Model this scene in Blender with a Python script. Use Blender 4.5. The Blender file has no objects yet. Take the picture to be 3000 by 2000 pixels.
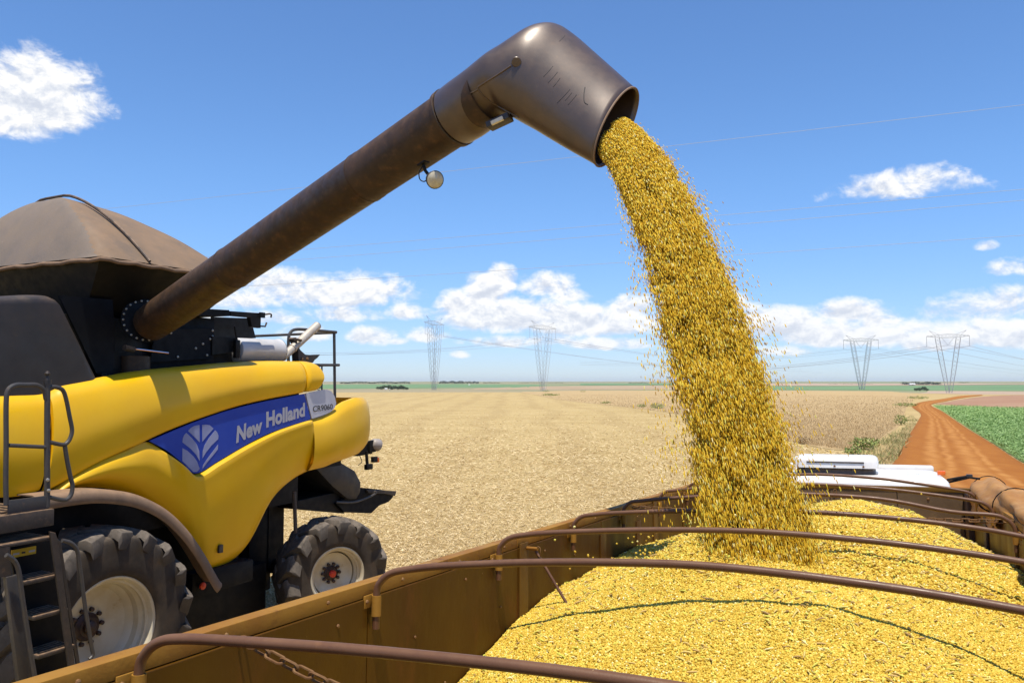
import bpy, bmesh, math, random
import numpy as np
from mathutils import Matrix, Vector, Euler
random.seed(7); rng = np.random.default_rng(11)
R = math.radians
scene = bpy.context.scene
COL = scene.collection

# ------------------------------------------------------------------ camera, sky, sun, exposure
F, HZ, CZ = 2400.0, 1120.0, 3.35                 # focal length in photo pixels, horizon row, eye height
PIT = math.atan((HZ - 1000) / F)
cam_d = bpy.data.cameras.new('camera'); cam_d.sensor_width = 36; cam_d.lens = 36 * F / 3000
cam_d.clip_start = .05; cam_d.clip_end = 60000
cam = bpy.data.objects.new('camera', cam_d); COL.objects.link(cam)
cam.location = (0, 0, CZ); cam.rotation_euler = (math.pi / 2 + PIT, 0, 0)
scene.camera = cam

SUN_DIR = Vector((-.012, -.25, .968)).normalized()    # towards the sun
sun_d = bpy.data.lights.new('sun', 'SUN'); sun_d.energy = 5.0; sun_d.angle = R(.5); sun_d.color = (1, .94, .81)
sun = bpy.data.objects.new('sun', sun_d); COL.objects.link(sun)
sun.rotation_euler = (-SUN_DIR).to_track_quat('-Z', 'Y').to_euler(); sun.location = (0, -20, 60)

vs = scene.view_settings
vs.view_transform = 'Standard'; vs.look = 'None'; vs.gamma = 1; vs.exposure = .22; vs.use_curve_mapping = False

cP, sP = math.cos(PIT), math.sin(PIT)
def ray(u, v):
    x, z = (u - 1500) / F, (1000 - v) / F
    return np.array([x, cP - z * sP, sP + z * cP])
CAM = np.array([0, 0, CZ])
def W(u, v, d):                                   # point in the place at a distance d along the view axis
    return CAM + ray(u, v) * d
def G(u, v, z=0.):                                # point on level ground
    d = ray(u, v); return CAM + d * ((z - CZ) / d[2])
def azel(u, v):
    d = ray(u, v); d = d / np.linalg.norm(d)
    return math.atan2(d[0], d[1]), math.asin(d[2])

# ------------------------------------------------------------------ node helpers
class NT:
    def __init__(s, tree): s.t = tree; s.t.nodes.clear()
    def n(s, typ, **kw):
        nd = s.t.nodes.new(typ)
        for k, v in kw.items():
            if k.startswith('i_'):
                key = k[2:]; key = int(key) if key.isdigit() else key.replace('_', ' ')
                if hasattr(v, 'is_linked') or hasattr(v, 'node'): s.t.links.new(v, nd.inputs[key])
                else: nd.inputs[key].default_value = v
            else: setattr(nd, k, v)
        return nd
    def m(s, op, a, b=None, c=None, clamp=False):
        nd = s.t.nodes.new('ShaderNodeMath'); nd.operation = op; nd.use_clamp = clamp
        for i, v in enumerate((a, b, c)):
            if v is None: continue
            if isinstance(v, (int, float)): nd.inputs[i].default_value = v
            else: s.t.links.new(v, nd.inputs[i])
        return nd.outputs[0]
    def mix(s, f, a, b, typ='MIX'):
        nd = s.t.nodes.new('ShaderNodeMix'); nd.data_type = 'RGBA'; nd.blend_type = typ
        for i, v in ((0, f), (6, a), (7, b)):
            if isinstance(v, (int, float)): nd.inputs[i].default_value = v
            elif isinstance(v, tuple): nd.inputs[i].default_value = v if len(v) == 4 else v + (1,)
            else: s.t.links.new(v, nd.inputs[i])
        return nd.outputs[2]
    def noise(s, vec, scale, detail=4, rough=.55, dist=0.):
        nd = s.t.nodes.new('ShaderNodeTexNoise')
        if vec is not None: s.t.links.new(vec, nd.inputs['Vector'])
        nd.inputs['Scale'].default_value = scale; nd.inputs['Detail'].default_value = detail
        nd.inputs['Roughness'].default_value = rough; nd.inputs['Distortion'].default_value = dist
        return nd.outputs[0]
    def ramp(s, f, stops, interp='LINEAR'):
        nd = s.t.nodes.new('ShaderNodeValToRGB'); cr = nd.color_ramp; cr.interpolation = interp
        while len(cr.elements) < len(stops): cr.elements.new(.5)
        for e, (p, c) in zip(cr.elements, stops):
            e.position = p; e.color = c if len(c) == 4 else tuple(c) + (1,)
        s.t.links.new(f, nd.inputs[0]); return nd.outputs[0]
    def mr(s, f, a, b, c=0., d=1., smooth=True):
        nd = s.t.nodes.new('ShaderNodeMapRange'); nd.interpolation_type = 'SMOOTHSTEP' if smooth else 'LINEAR'
        s.t.links.new(f, nd.inputs[0])
        for i, v in zip((1, 2, 3, 4), (a, b, c, d)): nd.inputs[i].default_value = v
        return nd.outputs[0]
    def link(s, a, b): s.t.links.new(a, b)

# ------------------------------------------------------------------ world: clear sky with fair-weather cumulus
world = bpy.data.worlds.new('World'); scene.world = world; world.use_nodes = True
world.cycles.sampling_method = 'MANUAL'; world.cycles.sample_map_resolution = 256
nt = NT(world.node_tree)
sky = nt.n('ShaderNodeTexSky', sky_type='NISHITA', sun_disc=False)
sky.sun_elevation = math.asin(SUN_DIR.z); sky.sun_rotation = math.atan2(SUN_DIR.x, SUN_DIR.y)
sky.altitude = 700; sky.air_density = 1.0; sky.dust_density = .15; sky.ozone_density = 1.6
tc = nt.n('ShaderNodeTexCoord').outputs['Generated']
sep = nt.n('ShaderNodeSeparateXYZ'); nt.link(tc, sep.inputs[0])
AZ = nt.m('ARCTAN2', sep.outputs[0], sep.outputs[1]); EL = nt.m('ARCSINE', sep.outputs[2])
def cloud_vec(du, dv, stretch=1.5):
    cb = nt.n('ShaderNodeCombineXYZ')
    nt.link(nt.m('ADD', AZ, du), cb.inputs[0]); nt.link(nt.m('MULTIPLY', nt.m('ADD', EL, dv), stretch), cb.inputs[1])
    return cb.outputs[0]
# centre px, half width px, half height px, weight
CLOUDS = [(85, 295, 185, 120, 1.55), (20, 335, 150, 85, 1.00), 
          (2630, 555, 190, 42, 0.75), (2700, 525, 110, 40, 0.80), (2890, 722, 30, 14, 0.50), (2990, 785, 70, 30, 0.80),
          (960, 865, 270, 62, 1.05), (840, 835, 160, 45, 0.85), (1080, 850, 140, 55, 1.05), (700, 880, 120, 40, 0.90),
          (1190, 918, 75, 34, 1.00), (1420, 860, 75, 70, 1.25), (1465, 830, 55, 62, 1.30), (1390, 900, 120, 58, 1.10),
          (1500, 935, 250, 68.2, 1.28), (1600, 842, 95, 48, 1.00), (1680, 868, 80, 26, 0.80), (1720, 950, 230, 66, 1.23),
          (1840, 905, 80, 50, 1.10), (1780, 1010, 140, 26.4, 0.98), (1090, 990, 80, 35.2, 1.08), (900, 980, 80, 33, 0.98), (1350, 1040, 32, 16, 0.75), (2120, 880, 70, 40, 1.00), (2190, 905, 40, 22, 0.60),
          (2310, 955, 140, 57.2, 1.28), (2400, 985, 150, 52.8, 1.28), (2240, 950, 80, 46.2, 1.23), (2480, 920, 130, 40, 1.05), (2580, 945, 80, 39.6, 1.08), (2560, 985, 120, 44, 1.18),
          (2860, 920, 190, 42, 0.80), (2950, 900, 150, 50, 0.90), (2960, 985, 200, 55, 1.08), (2760, 1000, 140, 39.6, 1.03), (2300, 1030, 90, 22, 0.88),
          (420, 930, 240, 66, 1.18), (150, 900, 200, 60, 1.00), (-250, 880, 260, 80, 1.00), (-700, 300, 240, 90, 0.90), (3350, 960, 220, 66, 1.18), (3600, 640, 200, 70, 0.80), (1480, 1005, 160, 22, .75), (1250, 985, 70, 26, .7), (1010, 925, 130, 30, .8), (800, 935, 110, 26, .75), (1960, 945, 90, 40, 1.0), (2050, 985, 120, 30, .9), (2860, 955, 160, 36, .9), (2680, 960, 90, 28, .85), (1160, 1000, 40, 14, .7), (1620, 1000, 110, 24, .8)]
dens = None; HH = None
for (u, v, hw, hh, wt) in CLOUDS:
    a, e = azel(u, v); w_, h_ = hw / F * 1.05, hh / F * 1.1
    x = nt.m('MULTIPLY', nt.m('SUBTRACT', AZ, a), 1 / w_)
    y = nt.m('SUBTRACT', EL, e)
    yr = nt.m('MULTIPLY', y, 1 / h_); y = nt.m('MAXIMUM', yr, nt.m('MULTIPLY', yr, -1.7))
    b = nt.m('MULTIPLY', nt.m('SUBTRACT', 1, nt.m('ADD', nt.m('MULTIPLY', x, x), nt.m('MULTIPLY', y, y))), wt)
    if HH is None: HH = yr
    else:
        gt = nt.mr(nt.m('SUBTRACT', b, dens), -.25, .25); HH = nt.m('ADD', nt.m('MULTIPLY', HH, nt.m('SUBTRACT', 1, gt)), nt.m('MULTIPLY', yr, gt))
    dens = b if dens is None else nt.m('SMOOTH_MAX', dens, b, .25)
# the same sort of cumulus bank all round the horizon, away from the named clouds
bank = nt.m('MULTIPLY', nt.mr(EL, .03, .06), nt.mr(EL, .16, .10))
bank = nt.m('MULTIPLY', bank, nt.mr(nt.noise(cloud_vec(3.3, 0, 2.2), 4.5, 2), .5, .62))
behind = nt.mr(nt.m('ABSOLUTE', AZ), .72, .9)
dens = nt.m('MAXIMUM', dens, nt.m('SUBTRACT', nt.m('MULTIPLY', nt.m('MULTIPLY', bank, behind), 3.9), 3.0))
dens = nt.m('MAXIMUM', dens, -3.0)
def fb(du, dv):
    big = nt.noise(cloud_vec(du, dv), 22, 6, .6, .4)
    fine = nt.noise(cloud_vec(du + 5, dv), 85, 4, .6, 0)
    return nt.m('ADD', nt.m('MULTIPLY', nt.m('SUBTRACT', big, .5), 2.7), nt.m('MULTIPLY', nt.m('SUBTRACT', fine, .5), .8))
n0, n1 = fb(0, 0), fb(.0012, .0085)
D = nt.m('ADD', nt.m('ADD', dens, .06), nt.m('MULTIPLY', n0, 1.02))
alpha = nt.m('MULTIPLY', nt.mr(D, -.05, 1.0), nt.mr(EL, -.002, .03))
lit = nt.m('ADD', .66, nt.m('MULTIPLY', nt.m('SUBTRACT', n0, n1), .80))
lit = nt.m('ADD', lit, nt.m('MULTIPLY', nt.m('MINIMUM', nt.m('MAXIMUM', HH, -.9), .8), .20))          # sunlit upper sides of the puffs
lit = nt.m('SUBTRACT', lit, nt.m('MULTIPLY', nt.mr(D, .5, 1.9), .12))
lit = nt.m('MINIMUM', nt.m('MAXIMUM', lit, .30), 1.0)
ccol = nt.ramp(lit, [(.25, (.62, .67, .78)), (.48, (.76, .80, .88)), (.74, (1, 1, 1)), (1, (1.05, 1.04, 1.03))])
hzf = nt.mr(EL, .15, .02)
ccol = nt.mix(nt.m('MULTIPLY', hzf, .30), ccol, (.80, .88, 1.0))
cl = nt.mix(1.0, ccol, (9.6, 9.6, 9.6), 'MULTIPLY')
skyc = nt.mix(1.0, sky.outputs[0], nt.mix(nt.mr(EL, -.02, .26), (.84, 1.01, 1.45), (.96, 1.30, 1.68)), 'MULTIPLY')
out = nt.mix(alpha, skyc, cl)
bg = nt.n('ShaderNodeBackground'); nt.link(out, bg.inputs[0]); bg.inputs[1].default_value = .093
bg0 = nt.n('ShaderNodeBackground'); nt.link(skyc, bg0.inputs[0]); bg0.inputs[1].default_value = .093
low = nt.m('MULTIPLY', nt.m('LESS_THAN', EL, .47), nt.m('GREATER_THAN', EL, -.03))       # no clouds are worked out above them
mxs = nt.n('ShaderNodeMixShader'); nt.link(low, mxs.inputs[0]); nt.link(bg0.outputs[0], mxs.inputs[1]); nt.link(bg.outputs[0], mxs.inputs[2])
nt.link(mxs.outputs[0], nt.n('ShaderNodeOutputWorld').inputs[0])
cyc = scene.cycles; cyc.max_bounces = 6; cyc.diffuse_bounces = 3; cyc.glossy_bounces = 3; cyc.transmission_bounces = 2; cyc.volume_bounces = 0; cyc.caustics_reflective = False; cyc.caustics_refractive = False

# ------------------------------------------------------------------ materials
def mat(name, c, c2=None, scale=6, mixr=(.35, .65), rough=.6, metal=0., bump=0., bscale=80, coat=0., dust=None, dustamt=.5,
        spec=.5, c3=None, c3r=(.62, .7), c3scale=30, coords='Object', stretch=None, detail=6, trans=0., rvar=.1, speck=None, coatr=.18):
    m = bpy.data.materials.new(name); m.use_nodes = True; t = NT(m.node_tree)
    b = t.n('ShaderNodeBsdfPrincipled'); o = t.n('ShaderNodeOutputMaterial'); t.link(b.outputs[0], o.inputs[0])
    vec = t.n('ShaderNodeTexCoord').outputs[coords]
    if stretch:
        mp = t.n('ShaderNodeMapping'); t.link(vec, mp.inputs[0]); mp.inputs['Scale'].default_value = stretch; vec = mp.outputs[0]
    col = c if len(c) == 4 else tuple(c) + (1,)
    n1 = t.noise(vec, scale, detail, .6)
    if c2 is not None: col = t.mix(t.mr(n1, *mixr), tuple(c), tuple(c2))
    if c3 is not None: col = t.mix(t.mr(t.noise(vec, c3scale, 5, .65), *c3r), col, tuple(c3))
    if speck is not None: col = t.mix(t.mr(t.noise(vec, speck[1], 3, .5), speck[2], speck[3]), col, tuple(speck[0]))
    if dust is not None:
        nz = t.n('ShaderNodeNewGeometry').outputs['Normal']; sp = t.n('ShaderNodeSeparateXYZ'); t.link(nz, sp.inputs[0])
        fac = t.m('MULTIPLY', t.m('MULTIPLY', t.mr(sp.outputs[2], -.2, .9), t.mr(t.noise(vec, scale * 1.7, 7, .68), .25, .7)), dustamt)
        col = t.mix(fac, col, tuple(dust))
    if isinstance(col, tuple): b.inputs['Base Color'].default_value = col
    else: t.link(col, b.inputs['Base Color'])
    t.link(t.mr(t.noise(vec, scale * 2.3, 6, .6), .3, .7, max(rough - rvar, .05), min(rough + rvar, 1)), b.inputs['Roughness'])
    b.inputs['Metallic'].default_value = metal; b.inputs['Specular IOR Level'].default_value = spec
    b.inputs['Coat Weight'].default_value = coat; b.inputs['Coat Roughness'].default_value = coatr
    if bump:
        bp = t.n('ShaderNodeBump'); bp.inputs['Strength'].default_value = bump; bp.inputs['Distance'].default_value = .01
        t.link(t.noise(vec, bscale, 6, .6), bp.inputs['Height']); t.link(bp.outputs[0], b.inputs['Normal'])
    return m
def inst_mat(name, stops, rough=.5, spec=.4, attr=None, trans=0.):
    m = bpy.data.materials.new(name); m.use_nodes = True; t = NT(m.node_tree)
    b = t.n('ShaderNodeBsdfPrincipled'); o = t.n('ShaderNodeOutputMaterial'); t.link(b.outputs[0], o.inputs[0])
    if attr: f = t.n('ShaderNodeAttribute', attribute_name=attr).outputs['Fac']
    else: f = t.n('ShaderNodeObjectInfo').outputs['Random']
    t.link(t.ramp(f, stops), b.inputs['Base Color'])
    b.inputs['Roughness'].default_value = rough; b.inputs['Specular IOR Level'].default_value = spec
    if trans: b.inputs['Subsurface Weight'].default_value = 0
    return m
RUST = (.24, .10, .035); DUSTC = (.30, .17, .085)
M = {}
M['yellow'] = mat('yellow_paint', (.80, .455, .003), (.76, .41, .002), 1.3, rough=.40, coat=.10, spec=.3, c3=(.50, .29, .03), c3r=(.74, .9), c3scale=9, bump=.02, bscale=240, dust=(.60, .39, .08), dustamt=.35, speck=((.10, .055, .02), 26, .765, .80))
M['blue'] = mat('blue_decal', (.016, .050, .36), (.020, .058, .38), 2, rough=.45, spec=.25, c3=(.07, .09, .30), c3r=(.72, .95), c3scale=7)
M['silver'] = mat('silver_print', (.42, .41, .45), (.36, .35, .40), 4, rough=.45)
M['emblem'] = mat('emblem_print', (.30, .32, .50), (.22, .24, .42), 3, rough=.4)
M['greyend'] = mat('grey_decal', (.55, .54, .58), (.48, .47, .52), 3, rough=.4)
M['print'] = mat('dark_print', (.035, .03, .03), rough=.5)
M['black'] = mat('black_steel', (.004, .004, .0045), (.007, .006, .0055), 4, rough=.6, spec=.25)
M['dark'] = mat('dark_plastic', (.018, .017, .018), (.026, .022, .021), 3, rough=.5, c3=(.09, .05, .03), c3r=(.62, .88), c3scale=5, dust=(.20, .125, .075), dustamt=.38, bump=.05, bscale=300)
M['bluepanel'] = mat('blue_black_panel', (.0045, .0055, .008), (.006, .007, .010), 4, rough=.6, spec=.15)
M['auger'] = mat('dusty_grey_steel', (.040, .024, .015), (.056, .032, .018), 7, rough=.5, metal=.1, spec=.3, c3=(.115, .055, .024), c3r=(.50, .85), c3scale=14, dust=(.165, .095, .055), dustamt=.6, bump=.05, bscale=160, stretch=(1, 1, 1), speck=((.26, .17, .10), 48, .72, .80))
M['spout'] = mat('worn_dark_spout', (.068, .043, .030), (.088, .054, .035), 8, rough=.45, metal=.3, coat=.75, coatr=.36, c3=(.15, .082, .045), c3r=(.58, .95), c3scale=18, dust=(.16, .095, .058), dustamt=.35, bump=.05, bscale=260, rvar=.05)
M['scratch'] = mat('dark_scratch', (.050, .042, .040), rough=.6)
M['tarp'] = mat('brown_dusty_canvas', (.15, .105, .072), (.19, .125, .078), 2.2, rough=.8, c3=(.24, .15, .085), c3r=(.5, .8), c3scale=4, bump=.25, bscale=60, dust=(.27, .165, .09), dustamt=.5)
M['tarp2'] = mat('grey_dusty_canvas', (.145, .118, .098), (.18, .14, .11), 2.2, rough=.75, c3=(.24, .19, .15), c3r=(.6, .8), c3scale=20, bump=.25, bscale=60, dust=(.24, .175, .12), dustamt=.45)
M['tubegrey'] = mat('grey_tube_paint', (.045, .042, .042), (.06, .05, .043), 8, rough=.5, c3=(.14, .082, .047), c3r=(.6, .8), c3scale=18)
M['ladder'] = mat('dusty_ladder_steel', (.028, .023, .020), (.042, .031, .024), 10, rough=.6, c3=(.13, .075, .042), c3r=(.56, .85), c3scale=14, dust=(.32, .19, .105), dustamt=.75, bump=.1, bscale=90)
M['fender'] = mat('dusty_fender', (.15, .095, .06), (.20, .125, .075), 4, rough=.75, dust=(.33, .20, .115), dustamt=.75, bump=.15, bscale=120)
M['rubber'] = mat('dusty_rubber', (.045, .036, .029), (.062, .048, .036), 6, rough=.85, spec=.15, c3=(.10, .060, .032), c3r=(.52, .9), c3scale=6, dust=(.20, .155, .115), dustamt=.55, bump=.1, bscale=60)
M['rubber2'] = mat('dusty_lug_rubber', (.065, .055, .046), (.082, .068, .056), 7, rough=.8, spec=.15, dust=(.25, .205, .165), dustamt=.7, bump=.08, bscale=60)
M['rim'] = mat('cream_rim', (.56, .51, .40), (.48, .40, .27), 3, rough=.5, c3=(.33, .21, .09), c3r=(.60, .8), c3scale=5)
M['red'] = mat('red_paint', (.55, .035, .012), rough=.4)
M['hub'] = mat('dark_hub', (.03, .018, .014), (.05, .02, .014), 20, rough=.5)
M['chrome'] = mat('bright_rod', (.7, .7, .72), rough=.15, metal=1)
M['muffler'] = mat('silver_muffler', (.56, .55, .56), (.48, .46, .45), 4, rough=.5, metal=.12, c3=(.33, .20, .11), c3r=(.66, .85), c3scale=6)
M['exhaust'] = mat('pale_exhaust_pipe', (.56, .50, .42), (.46, .39, .31), 6, rough=.5, metal=.2)
M['orange'] = mat('orange_lens', (.75, .13, .01), rough=.25)
M['lens'] = mat('lamp_lens', (.62, .56, .42), (.5, .45, .33), 20, rough=.25, coat=.5)
M['lampgrey'] = mat('grey_lamp_shell', (.33, .29, .26), (.27, .23, .2), 10, rough=.5)
M['warn'] = mat('warning_yellow', (.66, .43, .02), rough=.5)
M['white'] = mat('white_cab_paint', (.80, .78, .75), (.74, .70, .66), 3, rough=.35, coat=.3, dust=(.72, .62, .52), dustamt=.35)
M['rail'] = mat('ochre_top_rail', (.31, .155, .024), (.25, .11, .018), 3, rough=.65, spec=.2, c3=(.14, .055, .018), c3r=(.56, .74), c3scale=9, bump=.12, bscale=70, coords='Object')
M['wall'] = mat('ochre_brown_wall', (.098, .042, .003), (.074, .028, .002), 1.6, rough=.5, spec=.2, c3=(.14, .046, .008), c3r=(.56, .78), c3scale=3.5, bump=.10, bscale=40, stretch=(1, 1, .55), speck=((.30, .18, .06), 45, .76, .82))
M['post'] = mat('ochre_post', (.145, .076, .011), (.115, .054, .008), 3, rough=.6, spec=.2, c3=(.09, .038, .01), c3r=(.6, .8), c3scale=6, bump=.1, bscale=60)
M['frontwall'] = mat('brown_front_board', (.12, .074, .038), (.09, .052, .025), 2.4, rough=.6, c3=(.19, .12, .06), c3r=(.55, .8), c3scale=5, bump=.12, bscale=60)
M['darkwall'] = mat('dark_rust_corner', (.045, .022, .013), (.065, .03, .016), 4, rough=.65, bump=.1, bscale=60)
M['bow'] = mat('brown_painted_pipe', (.125, .056, .028), (.105, .045, .022), 5, rough=.45, spec=.35, c3=(.19, .088, .035), c3r=(.60, .85), c3scale=11, dust=(.25, .13, .06), dustamt=.35, bump=.06, bscale=120, speck=((.40, .27, .13), 70, .74, .80))
M['chain'] = mat('rusty_chain', (.20, .105, .042), (.14, .065, .025), 30, rough=.7, spec=.2)
M['bolt'] = mat('rusty_bolt', (.26, .14, .05), (.18, .08, .03), 60, rough=.6, metal=.2)
M['boltbright'] = mat('bright_bolt', (.42, .38, .32), rough=.4, metal=.6)
M['canvas'] = mat('orange_brown_canvas', (.36, .165, .035), (.28, .115, .022), 3, rough=.8, c3=(.36, .20, .085), c3r=(.5, .75), c3scale=5, bump=.3, bscale=18, dust=(.46, .25, .085), dustamt=.5)
M['lattice'] = mat('galvanised_lattice', (.34, .345, .36), rough=.6)
M['wire'] = mat('conductor', (.34, .35, .38), rough=.6)
M['farwood'] = mat('far_wood', (.030, .052, .036), (.045, .070, .045), .05, rough=.9)
M['leafdark'] = mat('tree_leaf', (.035, .060, .030), (.055, .085, .040), .5, rough=.85)
M['bark'] = mat('bark', (.09, .065, .045), rough=.9)
M['plaster'] = mat('white_plaster', (.72, .71, .69), rough=.8)
M['tileroof'] = mat('roof_tile', (.30, .13, .08), rough=.8)
M['darkgap'] = mat('dark_opening', (.006, .005, .005), rough=.8)

# ------------------------------------------------------------------ mesh helpers
def V3(p): return (float(p[0]), float(p[1]), float(p[2]))
class MB:
    def __init__(s): s.v = []; s.f = []
    def add(s, v, f):
        n = len(s.v); s.v += [V3(p) for p in v]; s.f += [tuple(i + n for i in q) for q in f]; return s
    def box(s, lo, hi, mtx=None):
        x0, y0, z0 = lo; x1, y1, z1 = hi
        v = [(x0, y0, z0), (x1, y0, z0), (x1, y1, z0), (x0, y1, z0), (x0, y0, z1), (x1, y0, z1), (x1, y1, z1), (x0, y1, z1)]
        if mtx is not None: v = [mtx @ Vector(p) for p in v]
        return s.add(v, [(0, 3, 2, 1), (4, 5, 6, 7), (0, 1, 5, 4), (1, 2, 6, 5), (2, 3, 7, 6), (3, 0, 4, 7)])
    def tube(s, pts, r, seg=8, caps=True, smooth=0, closed=False):
        P = [np.array(p, float) for p in pts]
        rr = list(r) if hasattr(r, '__len__') else [r] * len(P)
        if smooth: P, rr = crom(P, smooth, closed), (crom([np.array([x]) for x in rr], smooth, closed) if hasattr(r, '__len__') else [rr[0]] * 10 ** 4)
        n = len(P); rr = [float(np.ravel(x)[0]) for x in rr[:n]]
        T = []
        for i in range(n):
            a = P[(i - 1) % n] if closed or i > 0 else P[i]; b = P[(i + 1) % n] if closed or i < n - 1 else P[i]
            d = b - a; T.append(d / (np.linalg.norm(d) + 1e-12))
        up = np.array([0, 0, 1.]) if abs(T[0][2]) < .9 else np.array([1., 0, 0])
        N = np.cross(T[0], up); N /= np.linalg.norm(N); v = []; f = []
        for i in range(n):
            N = N - T[i] * (N @ T[i]); N /= np.linalg.norm(N) + 1e-12; B = np.cross(T[i], N)
            for k in range(seg):
                a = 2 * math.pi * k / seg; v.append(P[i] + rr[i] * (math.cos(a) * N + math.sin(a) * B))
        for i in range(n if closed else n - 1):
            j = (i + 1) % n
            for k in range(seg):
                k2 = (k + 1) % seg; f.append((i * seg + k, i * seg + k2, j * seg + k2, j * seg + k))
        if caps and not closed:
            f.append(tuple(range(seg - 1, -1, -1))); f.append(tuple((n - 1) * seg + k for k in range(seg)))
        return s.add(v, f)
    def cyl(s, a, b, r, seg=16, r2=None): return s.tube([a, b], [r, r if r2 is None else r2], seg)
    def lathe(s, prof, o, ax, seg=48, close=False):
        o = np.array(o, float); ax = np.array(ax, float); ax /= np.linalg.norm(ax)
        up = np.array([0, 0, 1.]) if abs(ax[2]) < .9 else np.array([1., 0, 0])
        N = np.cross(ax, up); N /= np.linalg.norm(N); B = np.cross(ax, N); v = []; f = []; m = len(prof)
        for k in range(seg):
            a = 2 * math.pi * k / seg; d = math.cos(a) * N + math.sin(a) * B
            for (x, r) in prof: v.append(o + ax * x + d * max(r, 1e-4))
        for k in range(seg):
            k2 = (k + 1) % seg
            for i in range(m if close else m - 1):
                j = (i + 1) % m
                f.append((k * m + i, k * m + j, k2 * m + j, k2 * m + i))
        return s.add(v, f)
    def grid(s, g):
        n, m = len(g), len(g[0]); v = [p for row in g for p in row]
        return s.add(v, [(i * m + j, i * m + j + 1, (i + 1) * m + j + 1, (i + 1) * m + j) for i in range(n - 1) for j in range(m - 1)])
    def shell(s, g, off):                       # closed sheet: grid g and the same grid moved by off
        n, m = len(g), len(g[0]); off = np.array(off, float)
        v = [np.array(p) for row in g for p in row]; v2 = [p + off for p in v]; N = n * m
        f = [(i * m + j, i * m + j + 1, (i + 1) * m + j + 1, (i + 1) * m + j) for i in range(n - 1) for j in range(m - 1)]
        f += [tuple(N + q for q in reversed(t)) for t in f]
        b = [j for j in range(m)] + [i * m + m - 1 for i in range(1, n)] + [(n - 1) * m + j for j in range(m - 2, -1, -1)] + [i * m for i in range(n - 2, 0, -1)]
        f += [(b[k], N + b[k], N + b[(k + 1) % len(b)], b[(k + 1) % len(b)]) for k in range(len(b))]
        return s.add(v + v2, f)
    def build(s, name, m, parent=None, smooth=True, bevel=0., label=None, cat=None, group=None, kind=None, angle=35):
        me = bpy.data.meshes.new(name); me.from_pydata(s.v, [], s.f); me.update()
        if bevel:
            bm = bmesh.new(); bm.from_mesh(me); bmesh.ops.remove_doubles(bm, verts=bm.verts, dist=1e-5)
            es = [e for e in bm.edges if len(e.link_faces) == 2 and e.calc_face_angle(0) > .5]
            bmesh.ops.bevel(bm, geom=es, offset=bevel, segments=2, profile=.6, affect='EDGES', clamp_overlap=True)
            bm.to_mesh(me); bm.free()
        bm = bmesh.new(); bm.from_mesh(me); bmesh.ops.recalc_face_normals(bm, faces=bm.faces); bm.to_mesh(me); bm.free()
        return link(name, me, m, parent, smooth, label, cat, group, kind, angle)
def link(name, me, m, parent=None, smooth=True, label=None, cat=None, group=None, kind=None, angle=35):
    if m is not None and not me.materials: me.materials.append(m)
    if smooth and len(me.polygons):
        me.polygons.foreach_set('use_smooth', [True] * len(me.polygons))
        if angle: me.set_sharp_from_angle(angle=R(angle))
    o = bpy.data.objects.new(name, me); COL.objects.link(o)
    if parent is not None: o.parent = parent
    return tag(o, label, cat, group, kind)
def tag(o, label=None, cat=None, group=None, kind=None):
    for k, v in (('label', label), ('category', cat), ('group', group), ('kind', kind)):
        if v: o[k] = v
    return o
def empty(name, mtx=None, parent=None, **kw):
    o = bpy.data.objects.new(name, None); COL.objects.link(o); o.empty_display_size = .2
    if parent is not None: o.parent = parent
    if mtx is not None:
        if parent is None: o.matrix_world = mtx
        else: o.matrix_basis = mtx
    return tag(o, **kw)
def crom(P, k=6, closed=False):
    P = [np.array(p, float) for p in P]; n = len(P); out = []
    for i in range(n if closed else n - 1):
        p0 = P[(i - 1) % n] if closed or i > 0 else 2 * P[0] - P[1]
        p1, p2 = P[i], P[(i + 1) % n]
        p3 = P[(i + 2) % n] if closed or i + 2 < n else 2 * P[-1] - P[-2]
        for q in range(k):
            t = q / k
            out.append(.5 * (2 * p1 + (p2 - p0) * t + (2 * p0 - 5 * p1 + 4 * p2 - p3) * t * t + (3 * p1 - p0 - 3 * p2 + p3) * t ** 3))
    if not closed: out.append(P[-1])
    return out
def rawmesh(name, verts, faces, m, attr=None, smooth=False, **kw):        # numpy: verts n x 3, faces k x 3 or k x 4
    me = bpy.data.meshes.new(name); nf, c = faces.shape
    me.vertices.add(len(verts)); me.vertices.foreach_set('co', verts.astype(np.float32).ravel())
    me.loops.add(nf * c); me.loops.foreach_set('vertex_index', faces.astype(np.int32).ravel())
    me.polygons.add(nf); me.polygons.foreach_set('loop_start', np.arange(0, nf * c, c, dtype=np.int32))
    me.update(calc_edges=True)
    if attr is not None:
        a = me.attributes.new('rnd', 'FLOAT', 'POINT'); a.data.foreach_set('value', attr.astype(np.float32))
    return link(name, me, m, smooth=smooth, angle=0, **kw)
def strips(pos, direc, up, L, Wd, bend=None):                # many little blades: two quads each (numpy)
    n = len(pos); side = np.cross(direc, up); side /= np.linalg.norm(side, axis=1, keepdims=True) + 1e-9
    L = L[:, None]; Wd = Wd[:, None]; bend = np.zeros((n, 3)) if bend is None else bend
    a = pos; b = pos + direc * L * .5 + bend * .35; c = pos + direc * L + bend
    v = np.stack([a - side * Wd, a + side * Wd, b - side * Wd, b + side * Wd, c - side * Wd * .4, c + side * Wd * .4], 1).reshape(-1, 3)
    i = np.arange(n)[:, None] * 6
    f = np.concatenate([i + np.array([[0, 1, 3, 2]]), i + np.array([[2, 3, 5, 4]])], 0)
    return v, f

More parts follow.
